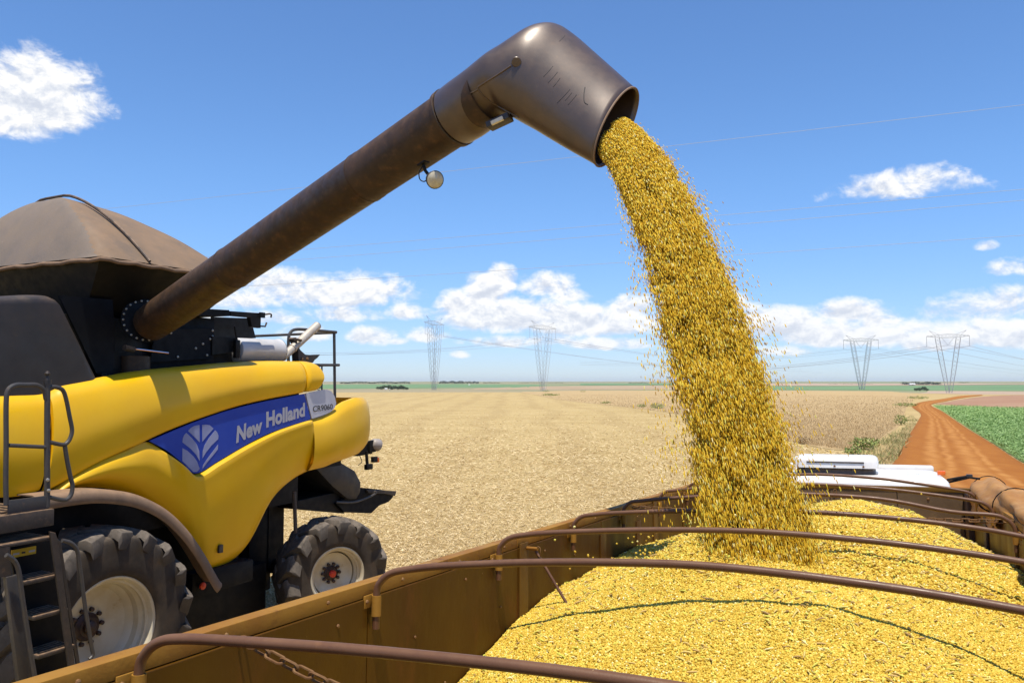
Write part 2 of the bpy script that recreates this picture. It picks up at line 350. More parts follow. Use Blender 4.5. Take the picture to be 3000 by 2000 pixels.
# ------------------------------------------------------------------ terrain
HR = [0, 230, 300, 400, 540, 700, 1000, 2000, 3000, 5000, 8000, 20000, 50000]
HV = [0, 0, -.3, -1.2, -2.6, -3.2, -3.0, -.5, 1.5, 6, 13, 26, 26]
def hgt(x, y): return np.interp(np.hypot(x, y), HR, HV)
def GT(u, v):
    d = ray(u, v); t = 60.
    if v < HZ + 2: v = HZ + 2; d = ray(u, v)
    for _ in range(60):
        p = CAM + d * t; z = hgt(p[0], p[1]); t = .5 * t + .5 * min((z - CZ) / d[2], 15000)
    p = CAM + d * t; return np.array([p[0], p[1], z])
def groundmat(name, cols, scales, bump=.5, bscale=30, rough=.95, stretch=(1, 1, 1), rot=0., patch=None):
    m = bpy.data.materials.new(name); m.use_nodes = True; t = NT(m.node_tree)
    b = t.n('ShaderNodeBsdfPrincipled'); o = t.n('ShaderNodeOutputMaterial'); t.link(b.outputs[0], o.inputs[0])
    pos = t.n('ShaderNodeNewGeometry').outputs['Position']
    mp = t.n('ShaderNodeMapping'); t.link(pos, mp.inputs[0]); mp.inputs['Scale'].default_value = stretch; mp.inputs['Rotation'].default_value = (0, 0, rot)
    vec = mp.outputs[0]; col = cols[0] + (1,)
    for c, (sc, lo, hi, amt) in zip(cols[1:], scales):
        col = t.mix(t.m('MULTIPLY', t.mr(t.noise(vec, sc, 6, .65), lo, hi), amt), col, c)
    if patch:
        wv = t.n('ShaderNodeTexWave', wave_type='RINGS', rings_direction='Z'); mp2 = t.n('ShaderNodeMapping'); t.link(pos, mp2.inputs[0]); mp2.inputs['Location'].default_value = (28, -46, 0); t.link(mp2.outputs[0], wv.inputs['Vector'])
        wv.inputs['Scale'].default_value = .055; wv.inputs['Distortion'].default_value = 5.0; wv.inputs['Detail'].default_value = 3; wv.inputs['Detail Scale'].default_value = .6
        col = t.mix(t.m('MULTIPLY', t.mr(wv.outputs[1], .55, .95), .24), col, (.30, .20, .085))
        c, sc, lo, hi = patch; col = t.mix(t.mr(t.noise(pos, sc, 8, .7), lo, hi), col, c)
    t.link(col, b.inputs['Base Color']) if not isinstance(col, tuple) else None
    b.inputs['Roughness'].default_value = rough; b.inputs['Specular IOR Level'].default_value = .15
    bp = t.n('ShaderNodeBump'); bp.inputs['Strength'].default_value = bump; bp.inputs['Distance'].default_value = .04
    t.link(t.noise(pos, bscale, 7, .7), bp.inputs['Height']); t.link(bp.outputs[0], b.inputs['Normal'])
    return m
M['stubble'] = groundmat('stubble_straw', [(.47, .345, .155), (.31, .21, .085), (.59, .45, .22), (.40, .285, .12)],
                         [(3.0, .42, .66, .75), (14, .45, .7, .9), (.16, .4, .62, .75)], .9, 22, stretch=(.5, 1.25, 1), rot=R(-20), patch=((.25, .105, .045), .55, .70, .76))
M['drycrop'] = groundmat('dry_crop_ground', [(.45, .32, .155), (.39, .265, .125), (.51, .375, .20), (.41, .285, .14)], [(1.2, .4, .65, .7), (6, .45, .7, .8), (.05, .4, .6, .8)], 1., 12)
M['greencrop'] = groundmat('green_crop_ground', [(.19, .29, .085), (.23, .235, .085), (.23, .335, .115)], [(2.5, .45, .62, .6), (9, .45, .7, .8)], 1., 14)
M['road'] = groundmat('red_dirt_road', [(.32, .118, .020), (.25, .080, .012), (.39, .160, .032), (.30, .106, .017)], [(.35, .4, .65, .6), (1.6, .48, .7, .6), (9, .4, .7, .5)], .6, 9, stretch=(1.3, .5, 1), rot=R(26))
M['plough'] = groundmat('ploughed_soil', [(.30, .155, .095), (.40, .27, .17), (.25, .11, .065)], [(.35, .44, .56, 1.), (.9, .45, .65, .8)], 1., 3, stretch=(.10, 1.6, 1), rot=R(-14))
M['farland'] = groundmat('far_land', [(.30, .25, .15), (.15, .22, .10), (.36, .27, .17)], [(.0011, .45, .55, 1.), (.0023, .5, .58, .8)], .2, .01)
M['fargreen'] = groundmat('far_green_field', [(.135, .225, .105), (.17, .26, .12), (.12, .20, .10)], [(.004, .4, .6, .8), (.02, .45, .6, .5)], .2, .02)
M['fartan'] = groundmat('far_tan_field', [(.36, .26, .16), (.42, .32, .20), (.31, .215, .13)], [(.005, .4, .6, .8), (.03, .45, .6, .6)], .2, .02)
M['farpink'] = groundmat('far_bare_field', [(.38, .27, .19), (.44, .33, .24)], [(.004, .4, .6, .8)], .2, .02)
M['weedground'] = groundmat('weedy_verge', [(.36, .255, .115), (.24, .21, .08), (.33, .18, .07)], [(.8, .42, .6, .9), (3, .45, .65, .8)], 1., 10)

rs = np.concatenate([[.01, 3, 8, 15], np.geomspace(25, 13000, 56)]); nA = 96
v = []; f = []
for r_ in rs:
    for k in range(nA):
        a = 2 * math.pi * k / nA; x, y = r_ * math.sin(a), r_ * math.cos(a); v.append((x, y, float(hgt(x, y))))
for i in range(len(rs) - 1):
    for k in range(nA): f.append((i * nA + k, i * nA + (k + 1) % nA, (i + 1) * nA + (k + 1) % nA, (i + 1) * nA + k))
mb = MB().add(v, f)
M['land'] = bpy.data.materials.new('land'); M['land'].use_nodes = True
# near the harvest the ground is stubble; beyond the field edge it is ordinary farmland
t = NT(M['land'].node_tree)
tr_ = NT(M['road'].node_tree) if False else None
def add_ruts(m):
    tt_ = m.node_tree; N_ = NT.__new__(NT); N_.t = tt_
    b = [x for x in tt_.nodes if x.bl_idname == 'ShaderNodeBsdfPrincipled'][0]; src = b.inputs['Base Color'].links[0].from_socket
    ac = N_.n('ShaderNodeAttribute', attribute_name='across').outputs['Fac']; pos = N_.n('ShaderNodeNewGeometry').outputs['Position']
    ac = N_.m('ADD', ac, N_.m('MULTIPLY', N_.m('SUBTRACT', N_.noise(pos, .25, 3), .5), .16)); f = None
    for c, w_ in ((.30, .10), (.44, .06), (.62, .11), (.74, .05)):
        q = N_.mr(N_.m('ABSOLUTE', N_.m('SUBTRACT', ac, c)), 0., w_, 1., 0.); f = q if f is None else N_.m('MAXIMUM', f, q)
    f = N_.m('MULTIPLY', f, N_.mr(N_.noise(pos, .9, 5, .65), .25, .65))
    col = N_.mix(N_.m('MULTIPLY', f, .75), src, (.48, .225, .06)); e = N_.mr(N_.m('ABSOLUTE', N_.m('SUBTRACT', ac, .5)), .38, .52)
    col = N_.mix(N_.m('MULTIPLY', e, .55), col, (.24, .085, .02)); N_.link(col, b.inputs['Base Color'])
add_ruts(M['road'])
def copy_ground(src):
    s = M[src].node_tree; mp = {}
    for nd in s.nodes:
        if nd.bl_idname == 'ShaderNodeOutputMaterial': continue
        c = t.t.nodes.new(nd.bl_idname); mp[nd] = c
        for at in ('operation', 'use_clamp', 'data_type', 'blend_type', 'interpolation_type'):
            if hasattr(nd, at):
                try: setattr(c, at, getattr(nd, at))
                except Exception: pass
        for a_, b_ in zip(nd.inputs, c.inputs):
            try: b_.default_value = a_.default_value
            except Exception: pass
    for l in s.links:
        if l.to_node in mp and l.from_node in mp:
            t.t.links.new(mp[l.from_node].outputs[list(l.from_node.outputs).index(l.from_socket)], mp[l.to_node].inputs[list(l.to_node.inputs).index(l.to_socket)])
    return [c for nd, c in mp.items() if nd.bl_idname == 'ShaderNodeBsdfPrincipled'][0]
A_, B_ = copy_ground('stubble'), copy_ground('farland')
ln = t.n('ShaderNodeVectorMath', operation='LENGTH'); t.link(t.n('ShaderNodeNewGeometry').outputs['Position'], ln.inputs[0])
ms = t.n('ShaderNodeMixShader'); t.link(t.mr(ln.outputs['Value'], 330, 345), ms.inputs[0]); t.link(A_.outputs[0], ms.inputs[1]); t.link(B_.outputs[0], ms.inputs[2])
t.link(ms.outputs[0], t.n('ShaderNodeOutputMaterial').inputs[0])
mb.build('ground', M['land'], kind='structure', smooth=True, angle=0, label='pale straw stubble field stretching to the horizon')

def patch(name, A, B, m, off, label, n=10, k=4, kind='structure'):
    A = [GT(*p) for p in A]; B = [GT(*p) for p in B]
    A = crom(A, k); B = crom(B, k); g = []
    for a, b in zip(A, B):
        row = []
        for j in range(n + 1):
            q = a + (b - a) * j / n; q[2] = hgt(q[0], q[1]) + off; row.append(q)
        g.append(row)
    o = MB().grid(g).build(name, m, kind=kind, label=label, angle=0)
    at = o.data.attributes.new('across', 'FLOAT', 'POINT'); at.data.foreach_set('value', [j / n for _ in g for j in range(n + 1)])
    return o
DRYL = [(1530, 1150), (1629, 1169), (1782, 1186), (1948, 1207), (2100, 1240), (2250, 1275), (2350, 1300), (2470, 1318), (2570, 1290), (2640, 1240), (2655, 1195)]
DRYU = [(1530, 1147), (1640, 1144.5), (1800, 1143), (1950, 1142.5), (2100, 1142.5), (2250, 1142.7), (2350, 1143), (2450, 1144), (2550, 1145), (2630, 1148), (2690, 1156)]
ROADL = [(1800, 2100), (2100, 1800), (2350, 1560), (2520, 1440), (2585, 1385), (2622, 1350), (2663, 1276), (2692, 1229), (2696, 1211), (2672, 1189), (2703, 1177), (2764, 1168), (2819, 1159), (2876, 1156)]
ROADR = [(4250, 2100), (3720, 1800), (3350, 1560), (3160, 1440), (3050, 1385), (2981, 1350), (2909, 1302), (2837, 1258), (2800, 1233), (2760, 1205), (2728, 1186), (2764, 1177), (2819, 1166), (2880, 1158.5)]
patch('dry_crop_field', DRYL, DRYU, M['drycrop'], .02, 'tan field of ripe unharvested soybean beyond the stubble', n=14)
patch('dirt_road', ROADL, ROADR, M['road'], .03, 'red dirt farm road winding away past the truck', n=8, k=6)
patch('verge', [(2520, 1350), (2585, 1325), (2630, 1276), (2660, 1240)], [(2600, 1380), (2640, 1335), (2668, 1276), (2690, 1238)], M['weedground'], .026, 'weedy verge between the dry crop and the dirt road')
patch('green_crop_field', [(4330, 2100), (3800, 1800), (3420, 1560), (3170, 1440), (3060, 1385), (2990, 1350), (2915, 1302), (2842, 1258), (2805, 1233), (2764, 1206), (2732, 1187)], [(6200, 2100), (5300, 1800), (4600, 1560), (4300, 1440), (4000, 1385), (3900, 1350), (3800, 1302), (3700, 1258), (3600, 1233), (3400, 1212), (3250, 1203)], M['greencrop'], .024, 'green young crop field beside the dirt road', n=14)
patch('ploughed_field', [(2740, 1184), (2860, 1189), (3000, 1197), (3250, 1207)], [(2800, 1172), (2885, 1161), (3000, 1157), (3250, 1157)], M['plough'], .022, 'brown ploughed strip with pale furrows beyond the green crop')
for nm, A, B, mm, lab in [
        ('far_green_field', [(700, 1139), (1000, 1139), (1300, 1136), (1540, 1135), (1600, 1131)], [(700, 1127), (1000, 1126), (1300, 1124.5), (1540, 1126), (1600, 1128)], 'fargreen', 'far green field behind the two nearer pylons'),
        ('far_tan_field', [(1370, 1141.5), (1600, 1141), (1900, 1141.5), (2200, 1141)], [(1400, 1137), (1600, 1131), (1900, 1129), (2200, 1131)], 'fartan', 'far tan field beyond the stubble'),
        ('far_green_field', [(1700, 1128), (1950, 1128), (2150, 1127.5)], [(1700, 1123), (1950, 1123), (2150, 1123)], 'fargreen', 'thin far green field near the horizon behind the falling beans'),
        ('far_green_field', [(2050, 1141), (2400, 1141), (2700, 1143), (3000, 1145), (3300, 1145)], [(2050, 1132), (2400, 1131), (2700, 1129), (3000, 1127), (3300, 1127)], 'fargreen', 'far green field behind the two farther pylons'),
        ('far_bare_field', [(2200, 1130), (2500, 1129.5), (2760, 1128), (3000, 1126)], [(2200, 1123), (2500, 1123), (2760, 1123), (3000, 1124)], 'farpink', 'far pinkish bare field below the horizon'),
        ('far_bare_field', [(2690, 1152), (2850, 1155), (3000, 1156), (3250, 1156)], [(2720, 1145), (2850, 1146), (3000, 1147.5), (3250, 1147)], 'farpink', 'pale bare strip behind the ploughed ground')]:
    patch(nm, A, B, M[mm], (.04 if A[0][1] > 1150 else .12 if A[0][1] > 1137 else .25 if nm != 'far_bare_field' else .35), lab, n=8)

def inpoly(P, u, v):
    c = np.zeros(len(u), bool); n = len(P)
    for i in range(n):
        (x0, y0), (x1, y1) = P[i], P[(i + 1) % n]
        if y0 == y1: continue
        c ^= ((y0 > v) != (y1 > v)) & (u < (x1 - x0) * (v - y0) / (y1 - y0) + x0)
    return c
def field_points(poly, n, vpow=1.0):             # points on level ground inside an outline
    P = np.array(poly); lo, hi = P.min(0), P.max(0); out = []
    k = 0
    while k < n:
        u = rng.uniform(lo[0], hi[0], n * 2); q = rng.uniform(0, 1, n * 2) ** vpow; vv = lo[1] + (hi[1] - lo[1]) * q
        ok = inpoly(poly, u, vv); u, vv = u[ok], vv[ok]
        x, z = (u - 1500) / F, (1000 - vv) / F
        d = np.stack([x, cP - z * sP, sP + z * cP], 1); p = CAM + d * (-CZ / d[:, 2])[:, None]
        out.append(p); k += len(p)
    return np.concatenate(out)[:n]
def jit(n, s): return rng.normal(0, s, (n, 3))
def unit(a): return a / (np.linalg.norm(a, axis=1, keepdims=True) + 1e-9)
UPV = np.array([0, 0, 1.])
# loose straw on the stubble
ST = [(780, 1165), (1500, 1153), (1629, 1171), (1782, 1188), (1948, 1209), (2100, 1242), (2250, 1277), (2350, 1302), (2480, 1327), (2600, 1342), (2560, 1420), (2400, 1560), (1900, 1760), (780, 1860)]
p = field_points(ST, 150000, .75); m_ = 30000; p = np.concatenate([p, np.stack([rng.uniform(-11, -.3, m_), rng.uniform(2.5, 15, m_), np.zeros(m_)], 1)]); n = len(p); a = rng.uniform(0, 2 * math.pi, n)
r_ = np.hypot(p[:, 0], p[:, 1]); lf = np.clip(r_ / 22, .8, 1.8)
d = unit(np.stack([np.cos(a), np.sin(a), rng.normal(.10, .22, n)], 1)); p[:, 2] = rng.uniform(.004, .045, n)
vv, ff = strips(p, d, np.tile(UPV, (n, 1)) + jit(n, .5), rng.uniform(.04, .15, n) * lf, rng.uniform(.0025, .0075, n) * lf, jit(n, .015))
M['straw'] = inst_mat('straw', [(0, (.26, .16, .065)), (.2, (.48, .335, .15)), (.6, (.66, .49, .25)), (1, (.84, .68, .42))], .8, .2, 'rnd')
rawmesh('straw_litter', vv, ff, M['straw'], np.repeat(rng.uniform(0, 1, n), 6), kind='stuff', label='loose pale straw chaff lying over the stubble field', cat='straw')
# ripe standing soybean
p = field_points(DRYL + DRYU[::-1], 70000, .8); n = len(p); r_ = np.hypot(p[:, 0], p[:, 1]); p[:, 2] = 0; p = p[r_ < 230]; n = len(p); r_ = np.hypot(p[:, 0], p[:, 1])
d = unit(np.tile(UPV, (n, 1)) + jit(n, .35)); sc = np.clip(r_ / 90, .6, 1.6)
vv, ff = strips(p, d, jit(n, 1) + np.array([0, 1., 0]), rng.uniform(.05, .13, n), rng.uniform(.008, .022, n) * sc, jit(n, .05))
M['dryleaf'] = inst_mat('dry_soybean', [(0, (.33, .22, .11)), (.4, (.46, .325, .165)), (.8, (.54, .395, .21)), (1, (.60, .46, .27))], .85, .2, 'rnd')
rawmesh('dry_soybean_crop', vv, ff, M['dryleaf'], np.repeat(rng.uniform(0, 1, n), 6), kind='stuff', label='ripe brown soybean plants standing in the unharvested field', cat='crop')
# green crop beside the road
GC = [(3330, 1500), (3060, 1389), (2990, 1354), (2915, 1305), (2842, 1260), (2805, 1235), (2764, 1207), (2732, 1188), (3250, 1204), (3600, 1260), (3600, 1500)]
p = field_points(GC, 170000, .85); n = len(p); r_ = np.hypot(p[:, 0], p[:, 1]); lf = np.clip(r_ / 45, .7, 1.7)
p[:, 2] = rng.uniform(.12, .26, n); d = unit(jit(n, 1) * np.array([1, 1, .25]) + np.array([0, 0, .35]))
vv, ff = strips(p, d, np.tile(UPV, (n, 1)) + jit(n, .6), rng.uniform(.05, .11, n) * lf, rng.uniform(.011, .024, n) * lf, jit(n, .03) - np.array([0, 0, .03]))
M['cropleaf'] = inst_mat('crop_leaf', [(0, (.17, .27, .075)), (.5, (.215, .335, .10)), (.85, (.26, .385, .13)), (1, (.34, .44, .19))], .55, .3, 'rnd')
rawmesh('green_crop', vv, ff, M['cropleaf'], np.repeat(rng.uniform(0, 1, n), 6), kind='stuff', label='low leafy green crop growing beside the red road', cat='crop')
# verge grass
VG = [(2500, 1350), (2560, 1300), (2640, 1262), (2668, 1215), (2690, 1232), (2668, 1276), (2640, 1330), (2610, 1370), (2540, 1380)]
p = field_points(VG, 4200); n = len(p); p[:, 2] = 0; p = p[rng.uniform(0, 1, n) < .25 + .75 * (np.sin(p[:, 0] * 1.1) * np.sin(p[:, 1] * .37 + 1) > .15)]; n = len(p)
d = unit(np.tile(UPV, (n, 1)) + jit(n, .5))
vv, ff = strips(p, d, jit(n, 1) + np.array([0, 1., 0]), rng.uniform(.08, .3, n), rng.uniform(.006, .016, n), jit(n, .05))
M['vergegrass'] = inst_mat('verge_grass', [(0, (.16, .19, .06)), (.4, (.26, .27, .09)), (.7, (.42, .33, .15)), (1, (.50, .39, .20))], .8, .2, 'rnd')
rawmesh('verge_grass', vv, ff, M['vergegrass'], np.repeat(rng.uniform(0, 1, n), 6), kind='stuff', label='patchy green and yellow grass along the road verge', cat='grass')
# single weeds that stand out
M['weedleaf'] = inst_mat('weed_leaf', [(0, (.12, .17, .045)), (.5, (.22, .28, .07)), (.85, (.36, .36, .10)), (1, (.42, .36, .18))], .7, .3, 'rnd')
def bush(px, py, rad, h, n, lab, name='weed_bush', leaf='weedleaf', cat='weed'):
    c = GT(px, py); e = empty(name, Matrix.Translation(c), label=lab, cat=cat, group='weeds at the field edges')
    stem = MB()
    for k in range(6):
        a = random.uniform(0, 6.28); q = (math.cos(a) * rad * .6, math.sin(a) * rad * .6, h * random.uniform(.6, .95))
        stem.tube([(0, 0, 0), (q[0] * .4, q[1] * .4, q[2] * .6), q], [.012, .008, .004], 5)
    stem.build('stem', M['bark'], e)
    pp = rng.normal(0, 1, (n, 3)); pp = unit(pp) * (rng.uniform(.2, 1, n) ** .5)[:, None]
    pp = pp * np.array([rad, rad, h * .5]) + np.array([0, 0, h * .5]); dd = unit(jit(n, 1) + np.array([0, 0, .4]))
    vv, ff = strips(pp, dd, jit(n, 1), rng.uniform(.08, .2, n) * (.6 + rad * .4), rng.uniform(.015, .045, n) * (.6 + rad * .4), jit(n, .02))
    o = rawmesh('foliage', vv, ff, M[leaf], np.repeat(rng.uniform(0, 1, n), 6)); o.parent = e
bush(2535, 1316, .75, .6, 420, 'yellow-green weed bush on the verge just beyond the white cab')
bush(2500, 1333, .5, .35, 200, 'small low weed left of the yellow-green bush on the verge')
bush(2640, 1245, .6, .8, 260, 'upright leafy weed at the inside of the road bend')
bush(2352, 1300, .45, .4, 200, 'brown dry weed at the edge of the ripe crop', leaf='dryleaf')
bush(2655, 1190, 1.6, .5, 260, 'green weed patch where the road turns', )
bush(2690, 1168, 2.0, .5, 260, 'farther green weed patch beyond the road turn')
bush(1925, 1197, 1.0, .7, 260, 'green weed clump beside the falling beans at the crop edge')
bush(1880, 1193, .7, .45, 160, 'smaller green weed left of the clump beside the falling beans')
bush(1775, 1182, .9, .35, 160, 'low green weed along the crop edge halfway to the near pylons')
bush(1615, 1159, 2.5, .5, 260, 'bright green weed patch at the far corner of the stubble')
bush(1708, 1149, 1.5, .9, 120, 'small dark weed on the far crop')
bush(1600, 1148, 1.8, .8, 140, 'dark weed at the foot of the second pylon')

# ------------------------------------------------------------------ far woods, farmsteads
def wood(u0, u1, v, hpx, n, lab, name='far_woodland'):
    A = GT(u0, v); B = GT(u1, v); dist = np.hypot(*(.5 * (A + B))[:2]); hm = hpx * dist / F
    s = rng.uniform(0, 1, n); env = .55 + .45 * np.abs(np.sin(s * 9 + u0)) * np.minimum(1, 14 * np.minimum(s, 1 - s) + .2)
    p = A[None] * (1 - s[:, None]) + B[None] * s[:, None]; p[:, 1] += rng.uniform(0, hm * 3, n); p[:, 2] += rng.uniform(0, 1, n) ** .7 * hm * env
    d = unit(jit(n, 1)); vv, ff = strips(p, d, jit(n, 1), rng.uniform(.25, .5, n) * hm * .5, rng.uniform(.1, .2, n) * hm * .5)
    rawmesh(name, vv, ff, M['farwood'], kind='stuff', label=lab, cat='woodland')
wood(995, 1200, 1124, 7, 2200, 'long dark wood on the horizon left of the first pylon')
wood(1285, 1360, 1123.5, 8, 1000, 'dark wood on the horizon right of the first pylon')
wood(1362, 1402, 1123.5, 7, 600, 'small dark wood between the two nearer pylons')
wood(1415, 1465, 1123, 4, 500, 'low dark wood left of the second pylon')
wood(1520, 1650, 1122.5, 3.5, 700, 'thin dark treeline behind the second pylon')
wood(1842, 1900, 1124, 4, 500, 'low dark wood just left of the falling beans')
wood(2430, 2560, 1126, 3, 700, 'thin dark treeline behind the third pylon')
wood(2650, 2762, 1127, 8, 1500, 'dark wood between the two farther pylons')
wood(2810, 2842, 1122, 3, 300, 'tiny dark wood on the horizon right of the last pylon')
def tree(u, v, hpx, lab, group):
    c = GT(u, v); dist = np.hypot(c[0], c[1]); h = hpx * dist / F
    e = empty('tree', Matrix.Translation(c), label=lab, cat='tree', group=group)
    MB().tube([(0, 0, 0), (0, 0, h * .45)], [h * .035, h * .02], 6).build('trunk', M['bark'], e)
    n = 300; pp = unit(rng.normal(0, 1, (n, 3))) * (rng.uniform(.15, 1, n) ** .5)[:, None] * np.array([h * .75, h * .75, h * .42]) + np.array([0, 0, h * .55])
    vv, ff = strips(pp, unit(jit(n, 1)), jit(n, 1), rng.uniform(.1, .2, n) * h, rng.uniform(.03, .07, n) * h)
    o = rawmesh('crown', vv, ff, M['leafdark']); o.parent = e
for u, v, hh in [(1108, 1141, 9), (1117, 1142, 11), (1126, 1140, 12), (1139, 1140, 13), (1148, 1142, 11), (1157, 1141, 12), (1166, 1142, 10), (1174, 1141, 13), (1183, 1142, 11), (1192, 1142, 8)]:
    tree(u, v, hh, 'dark tree in the farmstead clump left of the first pylon', 'trees around the far farmhouses')
for u, v, hh in [(2684, 1145, 8), (2694, 1145, 9), (2706, 1144, 11), (2716, 1145, 7)]:
    tree(u, v, hh, 'dark tree in the small clump beyond the road bend', 'trees beyond the road bend')
def house(u, v, wpx, hpx, lab):
    c = GT(u, v); k = np.hypot(c[0], c[1]) / F; w_, h_ = wpx * k, hpx * k
    e = empty('farmhouse', Matrix.Translation(c), label=lab, cat='house')
    MB().box((-w_ / 2, -w_ * .3, 0), (w_ / 2, w_ * .3, h_ * .6)).build('wall', M['plaster'], e, smooth=False)
    MB().add([(-w_ * .55, -w_ * .35, h_ * .6), (w_ * .55, -w_ * .35, h_ * .6), (w_ * .55, w_ * .35, h_ * .6), (-w_ * .55, w_ * .35, h_ * .6), (-w_ * .55, 0, h_), (w_ * .55, 0, h_)],
             [(0, 1, 5, 4), (2, 3, 4, 5), (1, 2, 5), (3, 0, 4), (0, 3, 2, 1)]).build('roof', M['plaster'], e, smooth=False)
    MB().box((-w_ * .1, -w_ * .305, 0), (w_ * .1, -w_ * .3, h_ * .4)).build('door', M['darkgap'], e, smooth=False)
house(1131, 1141.5, 7, 5, 'small white farmhouse among the dark farmstead trees')
house(1142, 1142, 4, 3.5, 'tiny white outbuilding beside the farmhouse')
house(2672, 1128, 14, 5, 'white farm shed in front of the wood between the farther pylons')
house(1375, 1129, 3.5, 3.5, 'tiny white shed in the far green field')

# ------------------------------------------------------------------ power lines
TOWERS = []
def pylon(u, base, top, rot, lab):
    c = GT(u, base); dist = np.hypot(c[0], c[1]); h = (base - top) * dist / F
    s = h / 38.; e = empty('power_pylon', Matrix.Translation(c) @ Matrix.Rotation(-math.atan2(c[0], c[1]) + R(rot), 4, 'Z'), label=lab, cat='pylon', group='lattice pylons on the plain')
    br = dist / F * .42                                     # bar radius
    hw, za = 11.5 * s, 33.5 * s
    for sd in (-1, 1):
        mb = MB(); ns = 13
        for (dx, dy) in ((-1, -1), (1, -1), (1, 1), (-1, 1)):
            pass
        ring = []
        for i in range(ns + 1):
            q = i / ns; x = sd * (.7 + 5.0 * q) * s; z = za * q; w_ = (.5 + .75 * math.sin(math.pi * min(q * .55 + .1, 1))) * s
            ring.append([(x + a * w_, b * w_, z) for a, b in ((-1, -1), (1, -1), (1, 1), (-1, 1))])
        for i in range(ns):
            for k in range(4):
                mb.tube([ring[i][k], ring[i + 1][k]], br, 4, False); mb.tube([ring[i][k], ring[i + 1][(k + 1) % 4]], br * .6, 4, False)
        mb.build('mast_leg', M['lattice'], e, smooth=False)
    mb = MB(); ns = 12; tops = []; bots = []
    for i in range(ns + 1):
        x = hw * (2 * i / ns - 1); tp = za + (2.4 - 1.2 * abs(x / hw)) * s; bt = za + .1 * s + .9 * s * (abs(x) / hw) ** 2
        tops.append((x, 0, tp)); bots.append((x, .8 * s, bt))
    for i in range(ns):
        mb.tube([tops[i], tops[i + 1]], br, 4, False); mb.tube([bots[i], bots[i + 1]], br, 4, False); mb.tube([(bots[i][0], -.8 * s, bots[i][2]), (bots[i + 1][0], -.8 * s, bots[i + 1][2])], br, 4, False)
        mb.tube([tops[i], bots[i + 1]], br * .7, 4, False); mb.tube([bots[i], tops[i + 1]], br * .7, 4, False)
    for sd in (-1, 1):
        mb.tube([(sd * 4.5 * s, 0, za + 2 * s), (sd * 10 * s, 0, za + 4.4 * s)], br, 4, False); mb.tube([(sd * 7 * s, 0, za + 1.6 * s), (sd * 10 * s, 0, za + 4.4 * s)], br, 4, False)
    mb.build('crossarm', M['lattice'], e, smooth=False)
    att = []
    for sd in (-1, 1):
        MB().tube([(sd * hw, 0, za + 1 * s), (sd * hw, 0, za - 5.2 * s)], br * 1.1, 4).build('insulator', M['lattice'], e, smooth=False); att.append((sd * hw, 0, za - 5.2 * s))
    MB().tube([(-3.2 * s, 0, za), (0, 0, za - 4.5 * s), (3.2 * s, 0, za)], br * 1.1, 4).build('insulator', M['lattice'], e, smooth=False); att.append((0, 0, za - 4.5 * s))
    bpy.context.view_layer.update()
    TOWERS.append([np.array(e.matrix_world @ Vector(q)) for q in att])
pylon(1272, 1142, 928, 66, 'narrow-looking lattice pylon, first from the combine')
pylon(1591, 1145, 941, 52, 'V-shaped lattice pylon, second from the combine, left of the falling beans')
pylon(2525, 1141, 994, 14, 'V-shaped lattice pylon just right of the falling beans')
pylon(2781, 1151, 989, 4, 'V-shaped lattice pylon above the dirt road, rightmost of the four')
def wire(A, B, sag, rad, lab, group):
    A, B = np.array(A), np.array(B); pts = []
    for i in range(25):
        q = i / 24; p = A + (B - A) * q; p[2] -= sag * 4 * q * (1 - q); pts.append(p)
    MB().tube(pts, rad, 5).build('power_line', M['wire'], smooth=False, label=lab, cat='cable', group=group)
# four conductors passing nearer overhead
for (u0, v0), (u1, v1), dd, lab in [((-200, 665), (3300, 272), (150, 95), 'topmost power line, running behind the auger spout'),
                                    ((-100, 805), (3300, 528), (150, 95), 'second power line from the top, upper of the close pair'),
                                    ((-100, 832), (3300, 561), (150, 95), 'third power line from the top, lower of the close pair'),
                                    ((-100, 885), (3300, 668), (150, 95), 'fourth power line from the top, crossing above the clouds')]:
    wire(W(u0, v0, dd[0]), W(u1, v1, dd[1]), .35, .026, lab, 'overhead power lines crossing the sky')
far = [W(2300, 1086, 2600), W(2330, 1083, 2600), W(2360, 1088, 2600)]
ARM = ['left arm', 'right arm', 'centre']
for k in range(3):
    wire(TOWERS[0][k], W(2050 + 30 * k, 1076 + 5 * k, 2200), 6, .09, 'thin sagging line running right from the %s of the first pylon' % ARM[k], 'far lines right of the first pylon')
    wire(TOWERS[1][k], W(2350 + 30 * k, 1082 + 5 * k, 2200), 6, .09, 'thin sagging line running right from the %s of the second pylon' % ARM[k], 'far lines right of the second pylon')
    wire(TOWERS[1][k], W(560 - 40 * k, 1030 + 6 * k, 300), 4, .055, 'thin line running left from the %s of the second pylon' % ARM[k], 'far lines left of the second pylon')
    wire(TOWERS[2][k], W(1700, 1058 + 5 * k, 900), 6, .075, 'thin line running left from the %s of the pylon beside the falling beans' % ARM[k], 'far lines left of the third pylon')
    wire(TOWERS[2][k], W(3200, 1110 - 6 * k, 2200), 6, .085, 'thin line running right from the %s of the pylon beside the falling beans' % ARM[k], 'far lines right of the third pylon')
    wire(TOWERS[3][k], W(1900, 1064 + 4 * k, 900), 8, .075, 'thin line running left from the %s of the rightmost pylon' % ARM[k], 'far lines left of the last pylon')
    wire(TOWERS[3][k], W(3250, 1092 - 12 * k, 1500), 6, .075, 'thin line running right from the %s of the rightmost pylon' % ARM[k], 'far lines right of the last pylon')

